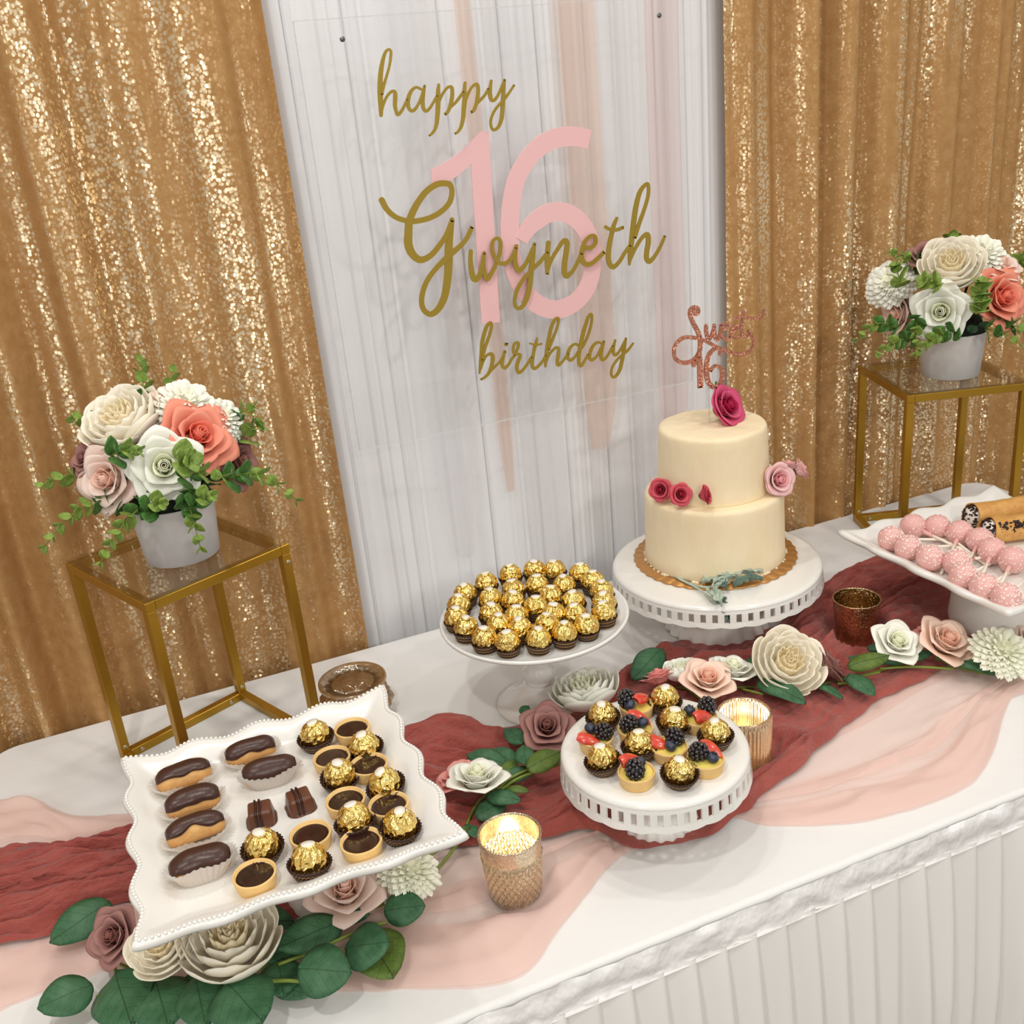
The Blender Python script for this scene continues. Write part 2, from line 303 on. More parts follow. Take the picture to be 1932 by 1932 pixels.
# ---------------------------------------------------------------- measured layout (metres from the table top)
D_happy=[[(0.3961,0.8064,0.0046),(0.3971,0.815,0.0061),(0.3984,0.8303,0.007),(0.3999,0.8436,0.0065),(0.4036,0.8603,0.0062),(0.4083,0.8741,0.005),(0.4134,0.8836,0.0038),(0.4182,0.8863,0.0034),(0.4206,0.8835,0.0034),(0.4192,0.8761,0.0034),(0.4163,0.8669,0.0032),(0.4109,0.8551,0.0034),(0.4049,0.8432,0.004),(0.4006,0.832,0.004)],[(0.3976,0.8111,0.003),(0.4016,0.8204,0.0034),(0.4078,0.8295,0.0036),(0.415,0.8347,0.004),(0.4191,0.8334,0.0051),(0.4187,0.8267,0.0057),(0.417,0.8171,0.0053),(0.4175,0.8103,0.0047),(0.419,0.8053,0.0045),(0.4244,0.8087,0.0041),(0.4296,0.8151,0.0037),(0.4351,0.8233,0.0037)],[(0.4568,0.8339,0.0029),(0.45,0.8371,0.0035),(0.443,0.8338,0.0043),(0.4376,0.826,0.0055),(0.4354,0.8175,0.0053),(0.4366,0.8106,0.0047),(0.4413,0.8082,0.0045),(0.448,0.8135,0.0039),(0.4549,0.8236,0.0037),(0.4616,0.8376,0.0031)],[(0.4619,0.8381,0.0033),(0.4589,0.8291,0.0051),(0.4565,0.8196,0.0058),(0.4565,0.8108,0.005),(0.4592,0.8061,0.0044),(0.4651,0.809,0.0037),(0.4716,0.8163,0.0035),(0.4782,0.8245,0.0037)],[(0.4821,0.8377,0.0037),(0.48,0.8283,0.0058),(0.4784,0.8157,0.0064),(0.476,0.8021,0.0063),(0.4726,0.7885,0.0052),(0.4681,0.78,0.0042),(0.4625,0.7755,0.0032),(0.4596,0.7743,0.0027)],[(0.4807,0.8175,0.0035),(0.4862,0.8258,0.0037),(0.4938,0.833,0.0037),(0.4999,0.833,0.0046),(0.5002,0.8256,0.0052),(0.498,0.817,0.0054),(0.494,0.8074,0.0048),(0.49,0.8019,0.0044),(0.4857,0.7993,0.0042)],[(0.4964,0.8082,0.0031),(0.5038,0.8135,0.0038),(0.5114,0.8208,0.004),(0.5166,0.8262,0.0038)],[(0.5203,0.837,0.0038),(0.5182,0.8281,0.0052),(0.5177,0.8183,0.0065),(0.5146,0.8046,0.0063),(0.5121,0.7929,0.0057),(0.508,0.7822,0.0047),(0.5027,0.7757,0.0036),(0.4973,0.7732,0.003)],[(0.5194,0.8161,0.0038),(0.5243,0.8246,0.0036),(0.5308,0.832,0.0036),(0.5373,0.8334,0.0048),(0.5382,0.8264,0.0051),(0.536,0.8167,0.0053),(0.5319,0.8061,0.0049),(0.5279,0.8005,0.0045),(0.5242,0.7988,0.0042)],[(0.534,0.8089,0.0032),(0.5402,0.8134,0.004),(0.5478,0.8197,0.0038),(0.5532,0.8272,0.0036)],[(0.5588,0.8364,0.0038),(0.556,0.8269,0.0053),(0.5551,0.8181,0.006),(0.5567,0.8119,0.0051),(0.5608,0.8116,0.0043),(0.5672,0.818,0.0038),(0.5728,0.8266,0.0041),(0.5784,0.8361,0.0038)],[(0.5784,0.8361,0.0038),(0.5764,0.8253,0.0047),(0.5738,0.8115,0.0062),(0.5715,0.7976,0.006),(0.5686,0.7857,0.0056),(0.5629,0.776,0.0046),(0.5555,0.7726,0.0039),(0.552,0.7781,0.0037),(0.5529,0.7871,0.0037),(0.5593,0.7977,0.0037),(0.5683,0.8059,0.0037),(0.5772,0.8132,0.0043),(0.585,0.8206,0.0032),(0.5922,0.8285,0.0032)]]
D_name=[[(0.38,0.6981,0.0084),(0.3853,0.6853,0.0077),(0.3957,0.674,0.0073),(0.4092,0.6673,0.0072),(0.4234,0.6644,0.0074),(0.4431,0.6658,0.0075),(0.4611,0.6715,0.0075),(0.4761,0.6821,0.0075),(0.4823,0.6949,0.0073),(0.4815,0.7062,0.0077),(0.4733,0.7099,0.0081),(0.461,0.7096,0.0083),(0.4455,0.7025,0.0085),(0.4316,0.6897,0.009),(0.4213,0.6764,0.0097),(0.4148,0.6638,0.0107),(0.4115,0.6484,0.0116),(0.4096,0.6349,0.0122),(0.4128,0.6219,0.0113),(0.4213,0.6121,0.01),(0.4311,0.6113,0.0086),(0.443,0.6166,0.0079),(0.4556,0.6276,0.0076),(0.4672,0.6399,0.0074),(0.4783,0.6592,0.0071)],[(0.4783,0.6597,0.0066),(0.4758,0.6492,0.0076),(0.4726,0.6381,0.0095),(0.4686,0.6212,0.0115),(0.4663,0.604,0.0121),(0.4634,0.5868,0.0116),(0.4592,0.5696,0.0112),(0.4525,0.5515,0.0105),(0.4418,0.5375,0.0093),(0.4297,0.5322,0.0083),(0.4205,0.5396,0.0078),(0.4184,0.552,0.0075),(0.423,0.5679,0.0075),(0.4325,0.583,0.0072),(0.4467,0.5963,0.0072),(0.4632,0.608,0.0084),(0.4755,0.6156,0.0079),(0.4878,0.6233,0.007),(0.4978,0.6324,0.0067),(0.507,0.6463,0.0067)],[(0.5015,0.6124,0.006),(0.4993,0.5991,0.0067),(0.4994,0.5844,0.0077),(0.5019,0.5726,0.0088),(0.5082,0.5734,0.0078),(0.5149,0.5855,0.0067),(0.5217,0.6073,0.005)],[(0.5217,0.6073,0.005),(0.5187,0.5931,0.0064),(0.5187,0.58,0.0068),(0.522,0.5697,0.0071),(0.5289,0.5753,0.0061),(0.5373,0.5872,0.0054),(0.5451,0.6024,0.0057),(0.5486,0.6182,0.0054),(0.544,0.6252,0.005),(0.5365,0.6214,0.005),(0.5346,0.6087,0.0054),(0.539,0.5951,0.0061),(0.5464,0.5884,0.0061),(0.5554,0.5887,0.0058),(0.5652,0.5964,0.0055),(0.5718,0.6085,0.0051)],[(0.5728,0.61,0.0058),(0.5694,0.5991,0.0068),(0.5685,0.5844,0.0075),(0.573,0.5747,0.0072),(0.5817,0.5793,0.0062),(0.59,0.5897,0.0062),(0.5975,0.6018,0.0055),(0.6018,0.6094,0.0045)],[(0.6018,0.6094,0.0048),(0.5975,0.5919,0.0076),(0.5928,0.571,0.0083),(0.5893,0.5531,0.008),(0.5829,0.5339,0.0077),(0.5743,0.5216,0.0063),(0.5658,0.5195,0.0056),(0.5617,0.5287,0.0052),(0.5665,0.5448,0.0056),(0.578,0.5598,0.0055),(0.5939,0.5725,0.0059),(0.6096,0.5836,0.0059),(0.6217,0.5952,0.0055)],[(0.6243,0.608,0.0069),(0.6214,0.5919,0.008),(0.6196,0.5755,0.0077),(0.6179,0.5624,0.0053)],[(0.6193,0.5672,0.0046),(0.6261,0.5813,0.0056),(0.6365,0.5948,0.0059),(0.6487,0.6073,0.007),(0.6544,0.604,0.008),(0.6521,0.591,0.0084),(0.648,0.5749,0.0084),(0.6465,0.5616,0.0085),(0.6502,0.5552,0.0078),(0.6601,0.5614,0.006),(0.6685,0.572,0.0057),(0.6771,0.5859,0.006)],[(0.6794,0.5907,0.0046),(0.6852,0.5924,0.006),(0.6947,0.5919,0.006),(0.7018,0.5977,0.0057),(0.7014,0.6069,0.0057),(0.694,0.6087,0.0056),(0.684,0.6017,0.0063),(0.6783,0.5891,0.0078),(0.6765,0.5776,0.0082),(0.6816,0.5693,0.0075),(0.6911,0.568,0.0064),(0.703,0.5739,0.0061),(0.7151,0.5824,0.0061)],[(0.7396,0.6287,0.005),(0.7338,0.6186,0.0068),(0.728,0.6026,0.0075),(0.723,0.5847,0.0079),(0.7219,0.5679,0.0079),(0.7281,0.5576,0.0073),(0.7392,0.5637,0.0062),(0.7497,0.576,0.0058),(0.7601,0.5865,0.0058)],[(0.7198,0.6187,0.005),(0.7268,0.6145,0.0053),(0.7382,0.6122,0.0054),(0.7496,0.6146,0.005)],[(0.7573,0.5578,0.004),(0.7593,0.5729,0.0073),(0.7636,0.5962,0.0087),(0.7678,0.6193,0.0086),(0.7729,0.642,0.0082),(0.7807,0.6626,0.0071),(0.7919,0.6728,0.0053),(0.7956,0.6691,0.0053),(0.794,0.6544,0.0054),(0.7862,0.6354,0.0057),(0.7753,0.6133,0.0065),(0.7675,0.5957,0.0065)],[(0.7599,0.566,0.0051),(0.7675,0.5787,0.0055),(0.7802,0.594,0.0058),(0.7903,0.5987,0.0073),(0.7917,0.5874,0.0084),(0.788,0.5724,0.0081),(0.7875,0.5622,0.0081),(0.7923,0.5572,0.0074),(0.8027,0.5652,0.0059),(0.8133,0.5793,0.0055),(0.8209,0.5929,0.0044)]]
D_birthday=[[(0.4971,0.4304,0.0028),(0.5,0.4436,0.005),(0.5036,0.4606,0.0058),(0.5064,0.4762,0.006),(0.5115,0.4901,0.006),(0.5168,0.4999,0.0052),(0.5228,0.5035,0.0046),(0.5236,0.4974,0.0044),(0.5187,0.4849,0.0046),(0.5097,0.4676,0.0049),(0.5032,0.4498,0.0044)],[(0.4999,0.4368,0.0033),(0.5046,0.4468,0.0036),(0.5112,0.4552,0.0036),(0.5186,0.4566,0.0055),(0.5208,0.4508,0.0061),(0.5173,0.4378,0.0058),(0.5112,0.4279,0.005),(0.5034,0.4224,0.0039),(0.4974,0.4208,0.0033)],[(0.5158,0.4312,0.0036),(0.5236,0.4366,0.0036),(0.5331,0.4445,0.0036),(0.5416,0.4567,0.0039)],[(0.5409,0.4568,0.0042),(0.537,0.4466,0.005),(0.5346,0.4374,0.0053),(0.5376,0.4314,0.0048),(0.5437,0.4344,0.0042),(0.5504,0.4428,0.0042),(0.5568,0.4486,0.0039)],[(0.5441,0.4668,0.0055),(0.5452,0.4694,0.0055)],[(0.5585,0.451,0.0039),(0.5638,0.461,0.0047),(0.5636,0.4665,0.0042),(0.5585,0.466,0.0042),(0.555,0.4598,0.0042),(0.5556,0.4515,0.0045),(0.5654,0.447,0.0048),(0.5618,0.4394,0.0053),(0.5578,0.4291,0.0056),(0.5599,0.4204,0.0054),(0.5675,0.4232,0.0042),(0.5757,0.4314,0.0042),(0.584,0.441,0.0042)],[(0.596,0.4678,0.0028),(0.5923,0.4589,0.0051),(0.5884,0.4486,0.0051),(0.5851,0.4367,0.0054),(0.5835,0.4273,0.0057),(0.5867,0.4218,0.0051),(0.5944,0.4253,0.0043),(0.6025,0.4322,0.0043),(0.6076,0.4397,0.0043)],[(0.5832,0.4618,0.0028),(0.5886,0.4595,0.0031),(0.5959,0.458,0.0034),(0.6026,0.4585,0.0025)],[(0.6054,0.4219,0.0034),(0.6079,0.4341,0.0057),(0.6107,0.4488,0.0063),(0.615,0.4646,0.0059),(0.6201,0.4802,0.0056),(0.6261,0.4901,0.0051),(0.6316,0.4933,0.0042),(0.6335,0.4903,0.0039),(0.6296,0.4786,0.004),(0.6216,0.4635,0.0043),(0.6128,0.4471,0.0043)],[(0.6084,0.4312,0.0037),(0.6152,0.4411,0.004),(0.6248,0.4478,0.0043),(0.6299,0.4455,0.0051),(0.6283,0.436,0.0055),(0.6261,0.4267,0.0055),(0.627,0.4202,0.0052),(0.6334,0.4239,0.004),(0.6399,0.4298,0.004),(0.645,0.4359,0.004)],[(0.6646,0.4437,0.0035),(0.6596,0.4481,0.004),(0.6518,0.4459,0.0046),(0.6458,0.4372,0.0058),(0.6444,0.429,0.0055),(0.6486,0.4241,0.0049),(0.6566,0.4283,0.0041),(0.6632,0.4356,0.0041),(0.6714,0.4426,0.0041),(0.6799,0.4551,0.0043),(0.6863,0.4693,0.0043),(0.6897,0.4812,0.004),(0.6893,0.4902,0.0043),(0.6837,0.4863,0.0052),(0.6783,0.4748,0.006),(0.6728,0.4618,0.0066),(0.6678,0.446,0.0067),(0.6636,0.4299,0.0058),(0.6625,0.4159,0.0053),(0.6661,0.4125,0.005),(0.6728,0.4198,0.0041),(0.6796,0.4285,0.0041)],[(0.7044,0.4411,0.0038),(0.6977,0.4444,0.0041),(0.6897,0.4408,0.005),(0.6837,0.432,0.0055),(0.6815,0.4225,0.0056),(0.685,0.4183,0.005),(0.693,0.4219,0.0041),(0.6998,0.4306,0.0041),(0.7082,0.444,0.0035)],[(0.7082,0.444,0.0035),(0.7047,0.434,0.0053),(0.7017,0.4232,0.0059),(0.7035,0.4151,0.005),(0.7099,0.4175,0.0041),(0.7166,0.4249,0.0041),(0.7235,0.435,0.0041)],[(0.7284,0.4427,0.0032),(0.725,0.4334,0.0047),(0.7236,0.4236,0.0053),(0.7272,0.4187,0.0047),(0.7338,0.4233,0.0042),(0.7406,0.4321,0.0042),(0.7472,0.4423,0.0033)],[(0.7472,0.4423,0.0033),(0.7445,0.4314,0.0053),(0.7415,0.4205,0.006),(0.7384,0.4082,0.006),(0.7337,0.3946,0.0057),(0.7268,0.3857,0.0048),(0.7204,0.384,0.0042),(0.7176,0.3903,0.0039),(0.7198,0.4,0.0039),(0.7283,0.41,0.0039),(0.7382,0.4168,0.0045),(0.7496,0.4234,0.0042),(0.7597,0.4331,0.0027)]]
D_six=[[(0.7063,0.7452,0.0271),(0.6884,0.7503,0.0269),(0.6691,0.7531,0.0272),(0.6478,0.7514,0.0271),(0.628,0.7443,0.027),(0.6095,0.7319,0.027),(0.5941,0.7154,0.027),(0.5818,0.6955,0.0271),(0.5736,0.6688,0.028),(0.5686,0.6414,0.0287),(0.5668,0.6148,0.0285),(0.5675,0.586,0.0281),(0.5739,0.5607,0.0281),(0.5859,0.5359,0.0281),(0.6042,0.5173,0.0281),(0.6254,0.5072,0.028),(0.6458,0.5062,0.0282),(0.667,0.5134,0.0283),(0.6851,0.5293,0.0283),(0.6961,0.5512,0.0285),(0.699,0.5741,0.0288),(0.6974,0.5973,0.0287),(0.688,0.6213,0.0284),(0.671,0.6396,0.0281),(0.6518,0.6488,0.0278),(0.6321,0.6495,0.0277),(0.6137,0.6428,0.0276),(0.5966,0.6315,0.0249),(0.5845,0.6156,0.02)]]
D_one=[(0.4581,0.7305),(0.4735,0.7344),(0.4908,0.7421),(0.5084,0.7513),(0.5228,0.7615),(0.5373,0.7725),(0.5491,0.7714),(0.5385,0.5019),(0.5093,0.5033),(0.5177,0.7311),(0.5104,0.726),(0.4979,0.7184),(0.4856,0.7124),(0.4706,0.7103),(0.4567,0.7109)]
D_topper=[[(0.7756,0.5049,0.0057),(0.7782,0.4997,0.0051),(0.7826,0.5005,0.0051),(0.7833,0.5061,0.0053),(0.7779,0.5098,0.0057),(0.7713,0.508,0.006),(0.7695,0.5016,0.0063),(0.7719,0.4926,0.0063),(0.7771,0.4822,0.0065),(0.7824,0.4717,0.0068),(0.7849,0.4625,0.007),(0.7852,0.4527,0.0068),(0.7827,0.4423,0.0062),(0.7747,0.4339,0.0062),(0.7646,0.4312,0.0062),(0.7535,0.4327,0.0062),(0.7438,0.4393,0.0057),(0.7409,0.4486,0.0051),(0.7423,0.4581,0.0051),(0.7491,0.4656,0.0053),(0.7591,0.4688,0.0055),(0.7723,0.4666,0.0057),(0.7854,0.4619,0.0051),(0.7976,0.4555,0.0054),(0.8098,0.4475,0.0056),(0.8232,0.4402,0.0063),(0.8368,0.4329,0.0068),(0.8506,0.4285,0.007),(0.8621,0.4275,0.0053),(0.8715,0.4309,0.0047),(0.8761,0.4381,0.0038),(0.8762,0.4461,0.0036),(0.8727,0.4536,0.0036),(0.8658,0.4617,0.0036)],[(0.7959,0.4801,0.0053),(0.7957,0.4704,0.006),(0.7988,0.4601,0.0058),(0.8034,0.4633,0.0048),(0.8093,0.4779,0.0041)],[(0.8093,0.4788,0.0043),(0.8091,0.4682,0.0056),(0.8128,0.4568,0.0058),(0.818,0.4628,0.0046),(0.8199,0.4781,0.0046)],[(0.8203,0.4683,0.0039),(0.8294,0.4712,0.0037),(0.8318,0.4766,0.0039),(0.8256,0.4791,0.0041),(0.821,0.4721,0.0046),(0.8213,0.4612,0.0052),(0.8269,0.4544,0.0048),(0.8349,0.458,0.0044)],[(0.8384,0.4633,0.0038),(0.8464,0.4659,0.0038),(0.8487,0.4714,0.0038),(0.8425,0.4734,0.004),(0.8379,0.4673,0.0044),(0.8389,0.4583,0.0048),(0.8462,0.4536,0.0044),(0.8543,0.4587,0.004)],[(0.8592,0.4912,0.0042),(0.8574,0.4798,0.0048),(0.8556,0.4683,0.0048),(0.8566,0.4573,0.0048),(0.8612,0.4526,0.0042),(0.8693,0.4562,0.0038)],[(0.8431,0.4816,0.0035),(0.85,0.4839,0.004),(0.8625,0.4819,0.004),(0.8751,0.4779,0.004),(0.8855,0.4762,0.004),(0.8913,0.4812,0.0038),(0.8925,0.4888,0.0032)],[(0.7821,0.4424,0.0062),(0.7825,0.4275,0.0083),(0.7824,0.4077,0.0086),(0.7819,0.3897,0.0082)],[(0.7716,0.4255,0.0058),(0.7757,0.4298,0.0052),(0.7809,0.4377,0.0052)],[(0.8169,0.4344,0.0052),(0.8167,0.4414,0.0042),(0.8097,0.444,0.0048),(0.8017,0.441,0.0063),(0.7959,0.4331,0.0069),(0.7934,0.4206,0.008),(0.7931,0.4077,0.0082),(0.7962,0.3951,0.0076),(0.8051,0.3863,0.0068),(0.8143,0.3887,0.0064),(0.8197,0.3978,0.007),(0.8193,0.41,0.0068),(0.8126,0.4177,0.0055),(0.8046,0.4176,0.0053),(0.7988,0.4117,0.0053)]]
D_cam=[[0.921664,-0.377088,-0.091327],[-0.220611,-0.315704,-0.922855],[0.319166,0.87071,-0.374163]]
D_ballsA=[(0.5,1.2915),(0.525,1.2688),(0.5551,1.2412),(0.4611,1.2912),(0.5539,1.2049),(0.4204,1.2864),(0.5508,1.1694),(0.3838,1.2713),(0.4469,1.2411),(0.4816,1.2375),(0.5148,1.2144),(0.3612,1.2406),(0.4074,1.2326),(0.4809,1.1941),(0.4316,1.2111),(0.5049,1.1638),(0.5397,1.1387),(0.3459,1.2069),(0.4511,1.1771),(0.4888,1.1257),(0.5247,1.1105),(0.3919,1.194),(0.4657,1.1473),(0.4175,1.1646),(0.3473,1.1724),(0.3884,1.1567),(0.4904,1.0933),(0.4437,1.1203),(0.4112,1.1299),(0.4541,1.0883),(0.3595,1.133),(0.3829,1.1079),(0.4183,1.0924)]
D_ballsC=[(0.4372,0.9462),(0.5162,0.9393),(0.5009,0.8946),(0.4443,0.8717),(0.5306,0.8474),(0.3983,0.8688),(0.4595,0.8092)]
D_tartsC=[(0.4822,0.9473),(0.4095,0.912),(0.4578,0.9049),(0.534,0.8868),(0.4737,0.8539),(0.4964,0.8151),(0.4191,0.8318)]
D_ballsT=[(0.1092,1.0124),(0.1548,0.9644),(0.1165,0.9273),(0.1585,0.8871),(0.1133,0.8439),(0.1485,0.8154),(0.0221,0.8526),(0.0573,0.8059)]
D_tartsT=[(0.1498,1.0083),(0.1163,0.9645),(0.1493,0.9304),(0.1122,0.8835),(0.1498,0.8543),(0.0682,0.8474),(0.1106,0.813),(0.0087,0.8168)]
D_cubes=[(0.0288,0.9114),(0.0695,0.912)]
D_eclairs=[(-0.0371,1.0094,0.066,0.0607),(-0.0329,0.9572,0.023,0.0581),(-0.0351,0.9088,0.061,0.0602),(-0.0363,0.854,-0.007,0.06),(0.0365,1.0198,-0.016,0.0576),(0.0498,0.9712,-0.065,0.0601)]
D_pops=[(1.0735,1.139),(1.1011,1.1172),(1.1113,1.0816),(1.1146,1.0463),(1.1017,1.0101),(1.1027,0.9742),(1.016,1.1211),(1.0136,1.082),(1.0153,1.0395),(1.0351,1.0089),(1.01,0.9704),(1.0076,0.9312),(1.0102,0.8963)]
D_cannoli=[(1.2088,1.1053,-0.213,0.078),(1.1838,1.0491,-0.307,0.0808)]
D_gauze_top=[(-0.3576,1.1508),(-0.2737,1.1835),(-0.2375,1.1852),(-0.1232,1.1505),(0.0476,1.17),(0.2546,1.1801),(0.3079,1.177),(0.3615,1.1507),(0.4142,1.1424),(0.4875,1.1583),(0.5592,1.1816),(0.6852,1.2283),(0.7625,1.2139),(0.8459,1.1922),(0.9295,1.2234),(1.0659,1.2743),(1.1802,1.275),(1.2835,1.2593),(1.3951,1.2116),(1.5495,1.1625)]
D_gauze_bot=[(-0.3439,1.0314),(-0.2659,1.0403),(-0.211,1.0272),(-0.1316,1.0392),(-0.0345,0.9585),(0.041,0.9215),(0.1148,0.9294),(0.2005,0.9618),(0.2594,0.9403),(0.3267,0.9142),(0.3862,0.9009),(0.4179,0.8546),(0.4801,0.829),(0.5332,0.8282),(0.5954,0.8488),(0.6556,0.868),(0.7302,0.902),(0.8416,0.9435),(0.9632,0.9662),(1.0829,0.9985),(1.1895,1.0189),(1.397,1.0364)]
D_chif_top=[(-0.3827,1.3704),(-0.2823,1.3429),(-0.2415,1.3203),(-0.1944,1.2607),(-0.1199,1.2173),(0.0476,1.17),(0.3016,1.0536),(0.4118,0.9679),(0.5082,0.9383),(0.6436,0.9649),(0.7854,0.9839),(0.939,1.0025),(1.055,0.9706),(1.111,0.9454),(1.2249,0.9117)]
D_chif_bot=[(-0.3332,0.9377),(-0.2606,0.9433),(-0.1574,0.9498),(-0.1061,0.9094),(-0.0075,0.84),(0.1054,0.7859),(0.2227,0.7383),(0.296,0.7811),(0.4075,0.8481),(0.4834,0.8344),(0.5463,0.8425),(0.581,0.8074),(0.6811,0.7632),(0.8064,0.7546),(0.8879,0.7866),(0.988,0.858),(1.0309,0.8703),(1.1597,0.857)]
D_leavesL=[(-0.1426,1.0121,0.02,-0.2081,0.9909,0.01,0.62,0),(-0.1646,0.9012,0.015,-0.2151,0.8897,0.02,0.85,0),(-0.1436,0.9163,0.008,-0.1317,0.8368,0.01,0.8,0),(-0.1055,0.8829,0.012,-0.098,0.8117,0.015,0.85,0),(-0.0669,0.8607,0.02,-0.0647,0.7902,0.02,0.7,0),(-0.0407,0.8261,0.03,-0.0151,0.7621,0.03,0.95,0),(0.0128,0.853,0.01,0.009,0.8034,0.01,0.9,0),(0.0832,0.8612,0.02,0.0137,0.8447,0.03,0.55,0),(0.0276,0.8039,0.035,0.0745,0.7793,0.03,0.98,0),(0.0767,0.823,0.02,0.1181,0.7999,0.03,1.05,0),(0.1018,0.8504,0.01,0.1122,0.7758,0.01,0.8,1),(0.1266,0.8551,0.02,0.1684,0.8417,0.02,0.85,0),(0.0584,0.8855,0.01,0.1113,0.8589,0.02,0.4,0),(0.0529,0.8597,0.01,-0.0028,0.8572,0.01,0.5,0),(-0.0306,0.9377,0.005,0.0377,0.8963,0.01,0.5,0),(-0.0557,0.8717,0.004,-0.0875,0.8694,0.004,0.5,0),(0.0017,0.8265,0.005,0.033,0.7962,0.005,0.5,0),(0.3347,1.0297,0.02,0.2979,1.0733,0.02,0.55,0),(0.3479,1.0274,0.015,0.3303,1.076,0.015,0.6,0),(0.373,1.0597,0.02,0.3642,1.103,0.02,0.6,0),(0.353,1.0016,0.03,0.3661,1.041,0.03,0.6,0),(0.3492,0.9864,0.035,0.4017,1.0041,0.03,0.55,1),(0.3237,1.0112,0.02,0.3487,1.0281,0.02,0.6,1),(0.3188,1.0094,0.015,0.3656,1.0051,0.015,0.45,0),(0.2911,0.9823,0.02,0.3244,0.9527,0.02,0.5,0),(0.3168,0.9853,0.02,0.3399,0.9645,0.02,0.4,1),(0.2693,0.9638,0.01,0.3142,0.9726,0.01,0.6,0),(0.2531,0.9565,0.01,0.259,0.9272,0.01,0.6,0),(0.2091,0.944,0.01,0.2555,0.9431,0.015,0.3,1),(0.396,1.1233,0.02,0.4132,1.1356,0.02,0.7,0)]
D_leavesR=[(0.6474,1.1777,0.02,0.5753,1.1368,0.01,0.5,0),(0.7169,1.0347,0.02,0.7367,0.9549,0.02,0.42,0),(0.7148,1.0706,0.01,0.7748,1.0852,0.01,0.5,0),(0.8294,0.9839,0.02,0.8355,0.9369,0.01,0.6,0),(0.7882,1.011,0.01,0.7957,0.9527,0.01,0.3,0),(0.8242,0.9883,0.015,0.8367,0.9652,0.015,0.5,0),(0.832,0.9876,0.03,0.8977,0.9811,0.03,0.4,1),(0.8969,1.0267,0.02,0.9362,1.0116,0.02,0.4,0),(0.897,0.9988,0.015,0.9703,0.975,0.015,0.3,0),(0.9835,0.9683,0.01,1.008,0.8965,0.01,0.28,0),(1.0007,0.9462,0.01,0.9682,0.9724,0.01,0.4,1),(1.0432,0.9075,0.01,1.0919,0.9031,0.01,0.4,0),(0.8581,1.0192,0.02,0.873,1.0036,0.02,0.6,0)]
D_flowersL=[('rose','mauve',-0.1403,0.9379,0.035,0.0297,-0.5,-0.5,0.7),('peony','cream',-0.0913,0.8818,0.05,0.0329,-0.2,-0.45,0.9),('peony','cream',-0.0278,0.8595,0.046,0.0489,0.05,-0.1,1),('rose','blush',0.0954,0.89,0.035,0.0398,0,-0.3,1),('mum','ivory',0.1676,0.8877,0.032,0.0325,0.3,-0.1,1),('rose','coralpink',0.2703,1.0356,0.022,0.0283,-0.4,0.2,1),('rose','white',0.2887,1.0043,0.036,0.0365,0.1,0.1,1),('rose','mauve',0.4065,1.0566,0.035,0.034,-0.1,-0.5,0.8),('peony','white',0.4875,1.1101,0.034,0.0461,-0.1,0.15,1)]
D_flowersR=[('rose','coralpink',0.6001,1.1075,0.025,0.0248,0,0.5,0.8),('peony','white',0.636,1.1009,0.025,0.0287,0,0.2,1),('rose','peach',0.647,1.0513,0.036,0.0359,0,-0.3,1),('rose','white',0.6965,1.0653,0.03,0.0336,0.2,0,1),('peony','cream',0.7606,1.027,0.036,0.0488,-0.1,-0.6,0.8),('rose','mauve',0.8216,1.0082,0.025,0.029,0.8,-0.3,0.5),('rose','white',0.9261,0.998,0.036,0.0347,-0.05,-0.5,0.9),('rose','coralpink',1.0101,1.0163,0.022,0.0273,0,0.3,1),('rose','peach',0.9889,0.969,0.034,0.0398,0.1,-0.5,0.9),('mum','ivory',1.0268,0.9084,0.035,0.0394,0.1,-0.4,1),('rose','blush',1.0922,0.9193,0.03,0.0224,0,-0.4,1)]
D_arrL=[('peony','cream',-0.0342,0.0163,0.0679,0.0518,-0.44,0.209,0.873),('mum','white',0.0423,0.0154,0.0714,0.0422,0.4,0.044,0.915),('mum','white',0.081,0.0065,0.0486,0.0333,0.724,0.017,0.689),('rose','coral',0.0467,-0.0377,0.045,0.0423,0.623,-0.503,0.599),('rose','white',0.0002,-0.0706,0.0253,0.0386,0.002,-0.941,0.338),('rose','blush',-0.0667,-0.0317,0.0131,0.0353,-0.89,-0.422,0.175),('rose','mauve',0.0912,-0.0091,-0.0042,0.0318,0.994,-0.1,-0.046),('rose','mauve',-0.0868,0.0044,0.0326,0.0192,-0.821,0.012,0.571),('rose','blush',0.0214,0.0192,0.0861,0.0164,0.185,0.05,0.981)]
D_arrR=[('peony','cream',-0.0277,-0.0151,0.0735,0.0513,-0.346,-0.188,0.919),('mum','white',0.0339,-0.0154,0.0819,0.0432,0.297,-0.041,0.954),('rose','coral',0.0288,-0.0716,0.0211,0.0433,0.36,-0.895,0.264),('rose','white',-0.0683,-0.0409,0.0082,0.0407,-0.853,-0.511,0.103),('rose','blush',-0.068,0.0581,-0.0099,0.0377,-0.756,0.646,-0.11),('mum','white',-0.0725,0.0744,0.0414,0.0429,-0.68,0.209,0.703),('rose','mauve',-0.0275,0.0449,0.0863,0.0264,-0.228,0.112,0.967),('rose','blush',0.0517,-0.038,0.0663,0.0326,0.479,-0.106,0.871)]
